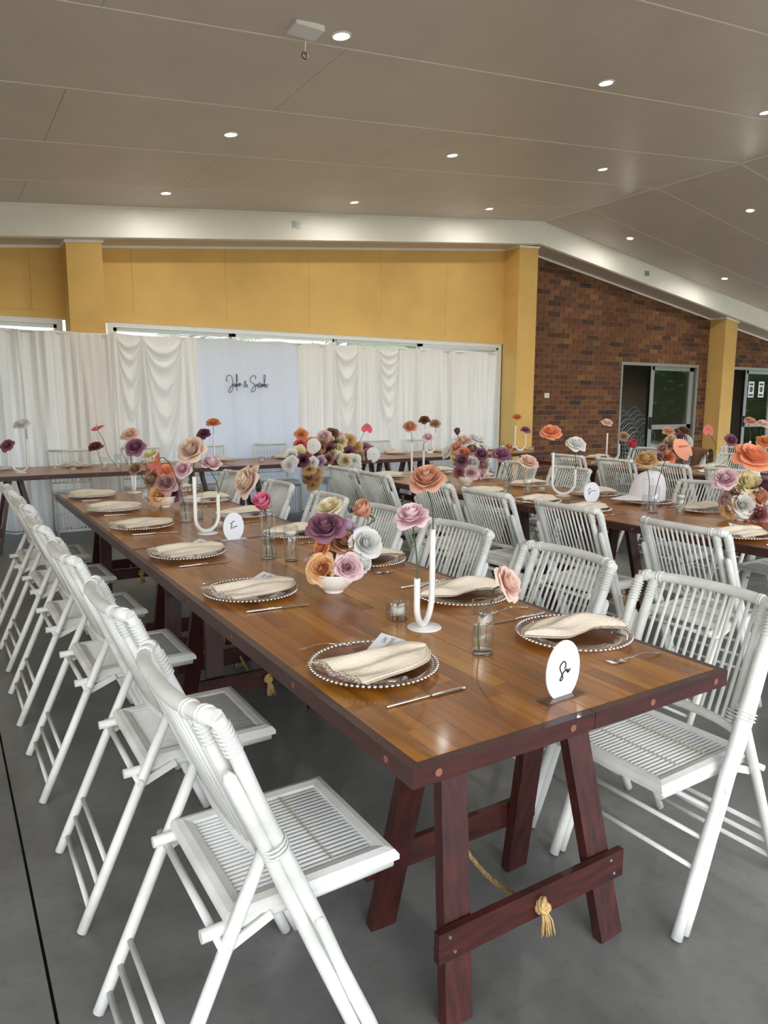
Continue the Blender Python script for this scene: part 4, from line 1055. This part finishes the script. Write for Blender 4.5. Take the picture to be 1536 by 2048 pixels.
# --- table Two
h1, h2 = u_holder(0.52, 0.71, math.radians(37), 0.30, 0.175, 'white U-shaped stem holder with peach and pink roses on table Two')
P = seen(853, 956, h1); rose('peachpink', P, look(-0.15,0.9,0.7), px_r(66,P), h1 - UP*0.10, 'rose', True, 'large peach rose in the tall arm of the U holder, table Two', via=[h1 + UP*0.05])
P = seen(823, 1030, h2); rose('palepink', P, look(-0.2,1.2,0.6), px_r(64,P), h2 - UP*0.08, 'rose', True, 'pale pink rose in the short arm of the U holder, table Two', via=[h2 + UP*0.04])
votive(0.50, 0.83, 'ribbed glass votive beside the U-shaped holder on table Two')
vase(0.53, 0.44, 0.031, 0.15, 'plain glass vase with one drooping blush rose beside the Two sign', 0.52)
b = on(0.513, 0.435, 0.014); P = seen(1018, 1166, on(0.55,0.44)); rose('blush', P, look(0.9,0.5,0.5), px_r(70,P), b, 'open', True, 'open blush rose leaning from the plain vase beside the Two sign', via=[seen(958,1245,on(0.53,0.44)), seen(985,1200,on(0.54,0.44))])
bowl(0.48, 1.235, 'white ceramic bowl of roses on table Two')
arrangement(0.48, 1.235, [('mauve',650,1052,70,'rose',(-0.2,0.9,0.8),0.0),('cream',655,1013,52,'open',(-0.3,0.8,0.5),-0.04),('peachpink',726,1018,42,'bud',(-0.6,0.7,0.5),-0.02),('white',733,1086,62,'rose',(0.5,0.3,1),0.0),
  ('caramel',688,1084,54,'rose',(0.1,0.9,0.9),0.0),('apricot',643,1136,60,'rose',(-0.25,0.25,1.1),0.03),('palepink',697,1132,58,'rose',(0.25,0.2,1.1),0.035),('lilac',692,1054,44,'rose',(0.4,0.8,0.2),-0.06),
  ('orange',641,1094,42,'open',(-0.8,0.3,0.6),-0.01),('dustymauve',620,1122,38,'rose',(-1,0.1,0.4),-0.02),('white',727,1126,42,'rose',(0.9,0.0,0.5),-0.01),('taupe',668,1105,40,'rose',(0,0.5,1),-0.02),('antique',690,1110,36,'rose',(0.2,0.6,0.6),-0.05)],
  'in the white bowl on table Two', 'roses in the bowl on table Two', True)
vase(0.50, 1.90, 0.036, 0.215, 'tall ribbed glass vase holding two roses on table Two', 0.42, True)
b = on(0.515,1.895,0.014); P = seen(493,962,on(0.5,1.9)); rose('creampink', P, look(-0.9,0.35,0.7), px_r(62,P), b, 'rose', True, 'large cream and pink rose drooping from the ribbed vase, table Two', via=[seen(538,1060,b), seen(524,1005,b), seen(512,978,b)], stem='stem_dark')
b = on(0.49,1.905,0.014); P = seen(524,1004,on(0.5,1.9)); rose('hotpink', P, look(-0.2,0.8,0.8), px_r(42,P), b, 'bud', True, 'hot pink rosebud over the rim of the ribbed vase, table Two', via=[seen(533,1050,b)])
vase(0.565, 1.80, 0.032, 0.155, 'plain glass cylinder with floating candle on table Two', 0.80, False, 'glass cylinder on table Two')
# --- table Five
h1, h2 = u_holder(0.46, 2.63, math.radians(180+20), 0.31, 0.205, 'white U-shaped stem holder with two pale roses beside the Five sign')
P = seen(381, 898, h1); rose('creampink', P, look(-0.3,0.5,0.9), px_r(54,P), h1 - UP*0.1, 'rose', True, 'big cream and pink rose in the tall arm of the Five holder', via=[h1 + UP*0.05], stem='stem_dark')
P = seen(423, 925, h2); rose('palepink', P, look(0.2,1.2,0.5), px_r(38,P), h2 - UP*0.08, 'rose', True, 'pale pink rose in the short arm of the Five holder', via=[h2 + UP*0.05])
votive(0.56, 2.74, 'ribbed glass votive behind the U-shaped holder on table Five')
vase(0.47, 3.06, 0.034, 0.20, 'ribbed glass vase with a coral anthurium on table Five', 0.45, True)
anthurium('anth_coral', seen(316,922,on(0.47,3.06)), look(-0.75,0.1,0.75), 0.062, on(0.475,3.06,0.014), [seen(366,1000,on(0.47,3.06)), seen(348,945,on(0.47,3.06)), seen(330,917,on(0.47,3.06))], 'coral pink anthurium arching from the ribbed vase on table Five', up=(0.35,0,1))
vase(0.56, 3.12, 0.034, 0.20, 'plain glass cylinder with a pale pink rose on table Five', 0.5)
b = on(0.56,3.12,0.014); P = seen(364,937,b); rose('palepink', P, look(-0.3,0.4,1), px_r(34,P), b, 'rose', True, 'pale pink rose leaning from the cylinder vase on table Five', via=[seen(386,985,b), seen(378,955,b)])
bowl(0.53, 3.72, 'white ceramic bowl of roses on table Five')
arrangement(0.53, 3.72, [('apricot',320,990,40,'rose',(-0.2,0.3,1),0.04),('dustymauve',334,966,42,'rose',(0.1,0.6,1),0.03),('white',299,990,34,'rose',(-0.9,0.2,0.7),0.0),('taupe',304,958,38,'rose',(-0.6,0.5,0.8),0.0),('coral',332,941,34,'open',(0.1,0.8,0.8),0.0),
  ('yellowcream',297,906,28,'open',(-0.3,0.9,0.3),-0.03),('peachpink',299,934,28,'rose',(-0.5,0.7,0.4),-0.03),('plum',350,989,28,'open',(0.8,0,0.7),0.0),('dustymauve',352,965,26,'rose',(0.8,0.4,0.5),-0.02),('caramel',322,952,26,'rose',(0,0.9,0.6),-0.02)],
  'in the white bowl on table Five', 'roses in the bowl on table Five', True)
h1, h2 = u_holder(0.53, 4.60, math.radians(70), 0.31, 0.20, 'white U-shaped stem holder at the far end of table Five')
P = seen(270, 893, h2); rose('mauve', P, look(0.1,0.7,0.9), px_r(36,P), h2 - UP*0.08, 'rose', True, 'dusty mauve rose in the holder at the far end of table Five', via=[h2 + UP*0.08], stem='stem_dark')
vase(0.63, 4.35, 0.033, 0.15, 'plain glass cylinder near the far end of table Five', 0.4)
b = on(0.63,4.35,0.014); P = seen(270,937,b); rose('taupe', P, look(-0.3,0.5,0.9), px_r(26,P), b, 'rose', False, 'taupe rose leaning from the cylinder near the far end of Five', via=[seen(292,965,b)], stem='stem_dark')
# --- table Seven
h1, h2 = u_holder(3.24, 2.79, math.atan2(CR.y, CR.x)+math.pi, 0.325, 0.20, 'white U-shaped stem holder beside the Seven sign', 0.17)
P = seen(1102, 862, h1); rose('coral', P, look(-0.1,1.0,0.7), px_r(38,P), h1 - UP*0.1, 'open', True, 'bright coral rose in the tall arm of the holder beside Seven', via=[h1 + UP*0.06], stem='stem_dark')
P = seen(1153, 886, h2); rose('white', P, look(0.1,1.0,0.8), px_r(36,P), h2 - UP*0.08, 'open', True, 'white rose in the short arm of the holder beside Seven', via=[h2 + UP*0.06], stem='stem_dark')
votive(3.24, 3.02, 'ribbed glass votive behind the U-shaped holder on table Seven')
vase(3.22, 2.02, 0.034, 0.20, 'ribbed glass vase with a peach and cream rose on table Seven', 0.45, True)
b = on(3.215,2.015,0.014); P = seen(1292,918,b); rose('antique', P, look(-0.3,0.9,0.5), px_r(40,P), b, 'rose', True, 'golden beige rose above the ribbed vase on table Seven', via=[seen(1299,975,b), seen(1296,945,b)], stem='stem_dark')
vase(3.13, 1.90, 0.034, 0.17, 'plain glass cylinder holding a peach anthurium on table Seven', 0.45)
anthurium('anth_peach', seen(1362,897,on(3.2,1.9)), look(0.35,0.35,0.8), 0.078, on(3.13,1.895,0.014), [seen(1311,985,on(3.15,1.9)), seen(1325,935,on(3.15,1.9)), seen(1342,905,on(3.18,1.9))], 'peach anthurium with long bare stem rising from the Seven table cylinder', up=(-0.5,0.2,1))
vase(3.24, 1.78, 0.031, 0.135, 'short glass cylinder with floating candle on table Seven', 0.80, False, 'short cylinder on table Seven')
bowl(3.33, 1.43, 'white ceramic bowl of roses near the open end of the Seven row')
arrangement(3.33, 1.43, [('palepink',1455,955,46,'rose',(-0.5,0.7,0.7),-0.03),('yellowcream',1498,966,54,'rose',(0,0.8,0.8),0.0),('plum',1528,975,48,'rose',(0.6,0.5,0.8),0.0),('peachpink',1514,994,44,'rose',(0.3,0.4,1),0.03),('white',1480,1010,46,'rose',(-0.2,0.3,1),0.04),
  ('dustyrose',1507,1028,42,'rose',(0.1,0.15,1.1),0.05),('taupe',1470,985,36,'rose',(-0.6,0.4,0.7),0.0),('antique',1455,1018,36,'open',(-0.9,-0.1,0.6),0.0),('white',1535,1020,46,'rose',(0.8,0.1,0.8),0.02),('dustymauve',1452,1000,30,'rose',(-1,0.2,0.4),-0.02),('coral',1508,911,66,'open',(0.1,0.9,0.8),0.0)],
  'in the near bowl of the Seven row', 'roses in the near bowl of the Seven row', True)
bowl(3.05, 3.72, 'white ceramic bowl of mixed roses at the far part of table Seven')
arrangement(3.05, 3.72, [('mauve',922,921,30,'rose',(-0.4,0.5,1),0.03),('white',945,924,28,'rose',(0.2,0.5,1),0.03),('palepink',941,945,30,'rose',(0,0.2,1),0.05),('peachpink',911,894,28,'open',(-0.5,0.8,0.6),0.0),('blush',926,880,28,'rose',(-0.2,0.8,0.6),-0.02),
  ('white',955,876,34,'open',(0.3,0.9,0.3),-0.03),('mauve',963,908,28,'rose',(0.4,0.6,0.9),0.01),('yellowcream',909,915,22,'rose',(-0.8,0.3,0.6),0.0),('white',893,903,26,'open',(-0.9,0.4,0.4),-0.03),('dustymauve',966,930,26,'rose',(0.7,0.2,0.8),0.01),('plum',915,862,16,'bud',(-0.1,0.9,0.3),-0.02),
  ('dustyrose',916,945,24,'open',(-0.7,0,0.7),0.02),('coral',930,905,24,'rose',(0,0.6,0.8),-0.01),('palepink',966,947,22,'open',(0.9,-0.2,0.6),0.0),('taupe',945,897,24,'rose',(0,0.9,0.4),-0.04),('white',968,892,24,'open',(0.8,0.5,0.4),-0.04)],
  'in the far bowl of table Seven', 'roses in the far bowl of the Seven row', False)
vase(3.02, 3.17, 0.035, 0.20, 'ribbed glass vase with a mauve flower on table Seven', 0.5, True)
b = on(3.03,3.165,0.014); P = seen(1004,907,b); rose('mauve', P, look(0.1,0.9,0.6), px_r(36,P), b, 'open', True, 'ragged mauve rose on a bent stem in the ribbed Seven vase', via=[seen(1018,960,b), seen(1009,925,b)], stem='stem_dark')
vase(3.10, 3.02, 0.034, 0.165, 'plain glass cylinder with a peach bloom on table Seven', 0.55)
b = on(3.10,3.02,0.014); P = seen(1058,922,b); rose('blush', P, look(0.3,0.9,0.6), px_r(36,P), b, 'open', True, 'blush rose leaning from the plain cylinder on table Seven', via=[seen(1046,955,b)])
h1, h2 = u_holder(3.045, 4.437, math.atan2(CR.y, CR.x)+math.pi, 0.32, 0.25, 'white U-shaped stem holder at the far end of the Seven row', 0.11)
P = seen(820, 852, h1); rose('peachpink', P, look(-0.1,0.9,0.8), px_r(26,P), h1 - UP*0.1, 'rose', False, 'peach rose in the holder at the far end of the Seven row', via=[h1 + UP*0.06], stem='stem_dark')
P = seen(856, 873, h2); rose('palepink', P, look(0.1,0.9,0.8), px_r(20,P), h2 - UP*0.1, 'rose', False, 'pale pink rose in the holder at the far end of the Seven row', via=[h2 + UP*0.06], stem='stem_dark')
# --- table nearest the brick wall
W3 = 'on the table nearest the brick wall'
h1, h2 = u_holder(on_wall(1225,915,4.86).x, 4.86, math.atan2(CR.y, CR.x)+math.pi, 0.33, 0.20, 'white U-shaped stem holder with beige rose ' + W3, 0.15)
P = seen(1214, 844, h1); rose('blush', P, look(0,1,0.6), px_r(20,P), h1 - UP*0.1, 'open', False, 'blush rose in the tall arm of the far U holder by the brick wall', via=[h1 + UP*0.06])
P = seen(1248, 872, h2); rose('taupe', P, look(0,0.5,0.9), px_r(20,P), h2 - UP*0.1, 'open', False, 'beige rose in the short arm of the far U holder by the brick wall', via=[h2 + UP*0.06])
vase(5.95, 4.45, 0.033, 0.14, 'small glass vase with a pink rosebud ' + W3, 0.4)
b = on(5.95,4.45,0.014); P = seen(1266,888,b); rose('anth_pink', P, look(-0.6,0.6,0.6), px_r(22,P), b, 'bud', False, 'salmon pink rosebud in the small vase ' + W3, via=[seen(1270,915,b)])
bowl(5.92, 3.95, 'white ceramic bowl of roses ' + W3)
arrangement(5.92, 3.95, [('peachpink',1337,861,22,'open',(-0.2,0.9,0.5)),('brown',1369,860,24,'open',(0.2,0.9,0.5)),('yellowcream',1344,877,20),('mauve',1362,876,24,'rose',(0.2,0.5,1)),('white',1377,882,26,'open',(0.7,0.4,0.7)),('taupe',1338,889,26,'rose',(-0.3,0.5,1)),('dustymauve',1324,897,22,'rose',(-0.8,0.3,0.6)),('coral',1334,914,28,'rose',(-0.2,0.2,1),0.03),('plum',1322,914,20,'open',(-0.9,0,0.6)),('dustyrose',1352,905,26,'rose',(0.3,0.3,1),0.02),('blush',1372,905,22,'rose',(0.7,0.2,0.8))],
  'in the bowl ' + W3, 'roses in the bowl near the brick wall', False)
vase(6.0, 3.72, 0.034, 0.20, 'tall ribbed glass vase with a coral anthurium ' + W3, 0.45, True)
anthurium('anth_coral', seen(1416,859,on(6.0,3.72)), look(0.05,0.15,1), 0.062, on(6.0,3.715,0.014), [seen(1430,900,on(6.0,3.72)), seen(1424,875,on(6.0,3.72))], 'round coral anthurium on a long stem in front of the yellow column')
vase(5.92, 3.38, 0.045, 0.13, 'wide glass vase with a mauve rose ' + W3, 0.7)
b = on(5.92,3.38,0.014); P = seen(1463,880,b); rose('mauve', P, look(0.2,0.3,1), px_r(24,P), b, 'rose', False, 'mauve rose standing in the wide vase ' + W3, via=[seen(1457,915,b)])
h1, h2 = u_holder(on_wall(1507,940,2.98).x, 2.98, math.atan2(CR.y, CR.x)+math.pi, 0.33, 0.24, 'white U-shaped stem holder with peach roses ' + W3, 0.11)
P = seen(1501, 841, h1); rose('peachpink', P, look(0,1,0.6), px_r(22,P), h1 - UP*0.1, 'open', False, 'peach rose in the tall arm of the near U holder by the brick wall', via=[h1 + UP*0.06])
P = seen(1526, 846, h2); rose('blush', P, look(0.1,1,0.6), px_r(22,P), h2 - UP*0.1, 'open', False, 'blush rose in the short arm of the near U holder by the brick wall', via=[h2 + UP*0.06])
h1, h2 = u_holder(on_wall(1531,955,2.60).x, 2.60, math.atan2(CR.y, CR.x)+math.pi, 0.30, 0.2, 'white U-shaped stem holder with orange rose ' + W3, 0.13)
P = seen(1530, 882, h1); rose('orange', P, look(0,0.8,0.8), px_r(30,P), h1 - UP*0.1, 'open', False, 'orange rose in a U holder ' + W3, via=[h1 + UP*0.02])
# --- head table
def hy(px, py): return on_wall(px, py, 6.75)
h1, h2 = u_holder(on_wall(40,930,6.72).x, 6.72, math.atan2(CR.y, CR.x), 0.33, 0.22, 'white U-shaped stem holder at the head table end away from the brick', 0.16)
P = seen(43, 846, h1); rose('white', P, look(0,1,0.6), px_r(28,P), h1 - UP*0.1, 'open', False, 'white rose in the tall arm of a head table U holder', via=[h1 + UP*0.08], stem='stem_dark')
P = seen(13, 890, h2); rose('mauve', P, look(-0.2,0.6,0.9), px_r(26,P), h2 - UP*0.1, 'open', False, 'mauve rose in the short arm of a head table U holder', via=[h2 + UP*0.05], stem='stem_dark')
vase(0.72, 6.72, 0.04, 0.12, 'low glass vase with a brown rose on the head table', 0.3)
b = on(0.73,6.72,0.014); P = seen(190,892,b); rose('brown', P, look(-0.1,0.9,0.6), px_r(26,P), b, 'open', False, 'brown rose leaning from the low head table vase', via=[seen(203,925,b)], stem='stem_dark')
vase(0.84, 6.66, 0.036, 0.15, 'glass vase with a pink anthurium on the head table', 0.3)
anthurium('anth_pink', seen(196,857,on(0.84,6.66)), look(-0.3,1.0,0.35), 0.075, on(0.84,6.66,0.014), [seen(216,910,on(0.84,6.66)), seen(207,880,on(0.84,6.66))], 'pink anthurium tilting from a head table vase', up=(-1,0,0.2))
vase(0.98, 6.78, 0.035, 0.13, 'glass vase with a pale pink rose on the head table', 0.75)
b = on(0.98,6.78,0.014); P = seen(259,867,b); rose('blush', P, look(0,0.7,0.7), px_r(32,P), b, 'open', False, 'blush rose leaning from a head table vase', via=[seen(243,900,b)], stem='stem_dark')
votive(0.40, 6.60, 'small glass votive on the head table by the U holder')
h1, h2 = u_holder(on_wall(418,915,6.85).x, 6.85, math.atan2(CR.y, CR.x), 0.33, 0.22, 'white U-shaped stem holder before the lettered curtain', 0.12)
P = seen(426, 844, h1); rose('orange', P, look(0,1,0.5), px_r(26,P), h1 - UP*0.1, 'open', False, 'orange rose in the holder before the lettered curtain', via=[h1 + UP*0.08], stem='stem_dark')
P = seen(407, 866, h2); rose('plum', P, look(0,0.8,0.8), px_r(24,P), h2 - UP*0.1, 'open', False, 'dark plum rose in the holder before the lettered curtain', via=[h2 + UP*0.05], stem='stem_dark')
votive(2.45, 6.75, 'small glass votive on the head table before the lettered curtain')
h1, h2 = u_holder(on_wall(860,900,7.0).x, 7.0, math.atan2(CR.y, CR.x)+math.pi, 0.33, 0.28, 'white U-shaped stem holder on the head table beside the garland', 0.14)
P = seen(849, 839, h1); rose('brown', P, look(0,0.8,0.8), px_r(20,P), h1 - UP*0.1, 'open', False, 'brown rose in the holder beside the garland', via=[h1 + UP*0.05], stem='stem_dark')
P = seen(870, 846, h2); rose('taupe', P, look(0,0.8,0.8), px_r(20,P), h2 - UP*0.1, 'open', False, 'taupe rose in the holder beside the garland', via=[h2 + UP*0.05], stem='stem_dark')
h1, h2 = u_holder(on_wall(1040,900,6.75).x, 6.75, math.atan2(CR.y, CR.x)+math.pi, 0.36, 0.24, 'white U-shaped stem holder in front of the yellow column', 0.15)
P = seen(1034, 833, h1); rose('orange', P, look(0,1,0.5), px_r(18,P), h1 - UP*0.1, 'open', False, 'orange rose in the holder before the yellow column', via=[h1 + UP*0.05], stem='stem_dark')
P = seen(1052, 859, h2); rose('mauve', P, look(0.2,0.8,0.6), px_r(18,P), h2 - UP*0.1, 'open', False, 'mauve rose in the holder before the yellow column', via=[h2 + UP*0.05], stem='stem_dark')
vase(on_wall(1004,905,6.78).x, 6.78, 0.033, 0.13, 'small glass vase with peach bud on the head table', 0.5)
b = on(on_wall(1004,905,6.78).x,6.78,0.014); P = seen(1018,893,b); rose('peachpink', P, look(0.3,0.8,0.5), px_r(17,P), b, 'rose', False, 'peach rose leaning from the small head table vase', via=[seen(1006,915,b)])
votive(6.55, 6.66, 'small glass votive at the brick end of the head table')
# long garland spilling over the front of the head table
G = [('orange',603,868,22,'open'),('anth_pink',600,888,20,'rose'),('yellowcream',598,905,26,'open'),('white',584,910,22,'rose'),('white',576,930,24,'open'),('white',583,924,22,'open'),('peachpink',622,886,24,'rose'),('palepink',647,873,26,'rose'),('brown',663,868,24,'open'),('taupe',645,888,22,'rose'),('peachpink',614,910,24,'rose'),
 ('plum',606,920,22,'rose'),('taupe',633,907,22,'rose'),('white',625,925,20,'open'),('lilac',640,922,20,'rose'),('plum',657,900,24,'rose'),('dustyrose',656,918,20,'rose'),('blush',660,882,22,'rose'),('yellowcream',675,897,24,'rose'),('cream',680,882,24,'rose'),('palepink',677,873,20,'open'),('antique',697,880,26,'open'),('white',676,914,22,'rose'),
 ('antique',711,895,26,'open'),('plum',697,905,22,'open'),('cream',690,921,24,'rose'),('white',708,921,24,'open'),('taupe',716,913,22,'rose'),('mauve',727,898,26,'open'),('caramel',640,895,20,'rose'),('dustymauve',734,908,20,'rose'),('white',714,930,16,'open'),('brown',668,889,20,'rose'),('plum',741,902,18,'rose'),('yellowcream',666,908,20,'rose'),
 ('antique',618,938,24,'open'),('antique',632,943,22,'open'),('caramel',617,955,22,'open'),('antique',630,957,24,'open'),('antique',625,970,20,'open')]
for gi, (col, gx, gy, sz, kd) in enumerate(G):
    low = gy > 930 and 610 < gx < 640
    P = on_wall(gx, gy, 6.315 if (gy > 915) else 6.42 + (915-gy)*0.004)
    rose(col, P, look(random.uniform(-0.4,0.4), 0.5 if gy < 900 else 0.1, 1), px_r(sz*1.12, P), P + Vector((random.uniform(-0.02,0.02), 0.10, -0.03 if gy < 925 else 0.03)), kd, False, '%s rose%s in the head table garland' % (FW[col], beside(G, gi)), 'roses in the head table garland')
ft_ = thing('garland_tray', 'dark floral foam tray under the head table garland', 'tray', (3.17,6.50,TZ)); 
MB().box((-0.48,-0.085,0.0),(0.48,0.09,0.035)).build('foam', MT['stem_dark'], ft_); MB().box((-0.49,-0.09,0.0),(0.49,0.095,0.012)).build('tray', MT['black'], ft_)
for (gx, gy, sz, rr) in ((627,892,24,0.2),(746,910,24,0.4)):
    P = on_wall(gx, gy, 6.40); t = thing('garland_bloom', 'flat pale white bloom in the garland %s' % ('beside a peach pink rose' if gx == 627 else 'at its end by the brick side'), 'flower', P, 0, 'flat blooms in the garland')
    Mx = aim(look(rr,0.1,1)); R = px_r(sz, P)
    MB().grid(lambda u, v: Mx @ Vector((R*v*math.cos(2*math.pi*u)*(1+0.08*math.cos(6*math.pi*u)), R*v*math.sin(2*math.pi*u)*(1.1+0.08*math.sin(4*math.pi*u)), R*(0.25-0.25*v*v))), 30, 5, att=lambda u, v: 0.3+0.7*v).build('petals', petal_mat('lilac' if False else 'white'), t)
    MB().tube([Mx @ Vector((0,0,R*0.1)), Mx @ Vector((0,R*0.1,R*0.4))], R*0.07, 6).build('centre', petal_mat('lilac'), t)
P = on_wall(733, 856, 6.45)
anthurium('anth_pink', P, look(0.1,0.5,0.8), 0.07, on_wall(712, 893, 6.47), [on_wall(722,878,6.46)], 'pink anthurium standing out of the head table garland')

# ================================================================== ODDMENTS
# white cap on a charger
t = thing('white_cap', 'white cloth cap standing on a charger on table Seven', 'cap', (3.44,2.20,TZ+0.027), math.radians(150))
def capf(u, v):
    a = 2*math.pi*u; q = v*math.pi/2
    return (0.125*math.cos(a)*math.cos(q)**0.7 - 0.035*v, 0.105*math.sin(a)*math.cos(q)**0.7, 0.20*math.sin(q)**0.9 + 0.002)
MB().grid(capf, 32, 12).build('crown', MT['white_cloth'], t)
def brim(u, v):
    a = -1.2+2.4*u; k = max(0.0, math.cos(a*1.25))**0.6
    return (0.118*math.cos(a) + 0.13*v*k, math.sin(a)*0.10, 0.022 - 0.016*v + 0.012*k*(1-v))
MB().grid(brim, 24, 6).build('brim', MT['white_cloth'], t)
# brown jacket over a chair back by the doors
t = thing('jacket', 'brown jacket hung over a chair back beside the yellow column', 'jacket', (6.73, T3R[2], 0), 0)
for sg in (-1, 1):
    def jf(u, v):
        a = math.pi*(u*1.0); y = sg*(0.012+0.245*v)
        if u < 0.42: s = u/0.42; return (-0.045-0.012*math.sin(9*v+sg), y, 0.46+0.44*s + 0.01*math.sin(7*v))
        if u > 0.58: s = (u-0.58)/0.42; return (0.05+0.012*math.sin(8*v+1), y, 0.90-0.48*s)
        q = (u-0.42)/0.16*math.pi; return (-0.045*math.cos(q)+0.003, y, 0.90+0.04*math.sin(q) + 0.008*math.sin(6*v))
    MB().grid(jf, 30, 14).build('panel', MT['brown_cloth'], t)
# stacked hoop-back chairs inside the first doorway
def make_stack_chair():
    t = thing('stacking_chair', 'x', 'chair', (0,0,0), 0, 'hoop-back chairs stacked inside the doorway'); m = MT['stackmetal']
    for s in (-1, 1):
        MB().tube([(0.20,s*0.19,0.0),(0.19,s*0.19,0.45)], 0.011, 8).build('leg', m, t)
        MB().tube([(-0.24,s*0.17,0.0),(-0.20,s*0.18,0.45)], 0.011, 8).build('leg', m, t)
    MB().tube([(-0.20,-0.18,0.43)] + [(-0.20-0.09*math.sin(a), -0.21*math.cos(a), 0.62+0.27*math.sin(a)) for a in [math.pi*k/14 for k in range(15)]] + [(-0.20,0.18,0.43)], 0.013, 8).build('hoop', m, t)
    MB().tube([(-0.225-0.03*math.sin(a), 0.13*math.cos(a), 0.64+0.17*math.sin(a)) for a in [2*math.pi*k/20 for k in range(20)]], 0.010, 8, closed=True).build('inner_hoop', m, t)
    MB().lathe([(0.001,0.45),(0.19,0.45),(0.21,0.463),(0.19,0.476),(0.001,0.478)], 24).build('seat', m, t)
    return t
sc0 = make_stack_chair(); first = True; nst = 0
for k in range(7):
    for s in range(2):
        X = 10.98 + s*0.44; lb = 'grey hoop-back stacking chair, %s up in the stack %s the sliding pane' % (ORD[k], 'away from' if s == 0 else 'beside')
        loc = (X, 8.72 + 0.07*k, 0.08*k)
        if first: sc0.location = loc; sc0.rotation_euler = (0,0,math.pi/2); sc0['label'] = lb; first = False
        else: copy_tree(sc0, loc, math.pi/2, lb)
# white covered chair inside the second doorway
t = thing('covered_chair', 'white cloth covered chair inside the second doorway', 'chair', (13.72,8.85,0))
MB().lathe([(0.27,0.0),(0.24,0.3),(0.22,0.6),(0.21,0.85),(0.17,1.02),(0.08,1.09),(0.001,1.10)], 20).build('cover', MT['white_cloth'], t)
MB().tube([(0.21*math.cos(a),0.21*math.sin(a),0.78) for a in [2*math.pi*k/20 for k in range(20)]], 0.018, 6, closed=True).build('sash', MT['black'], t)
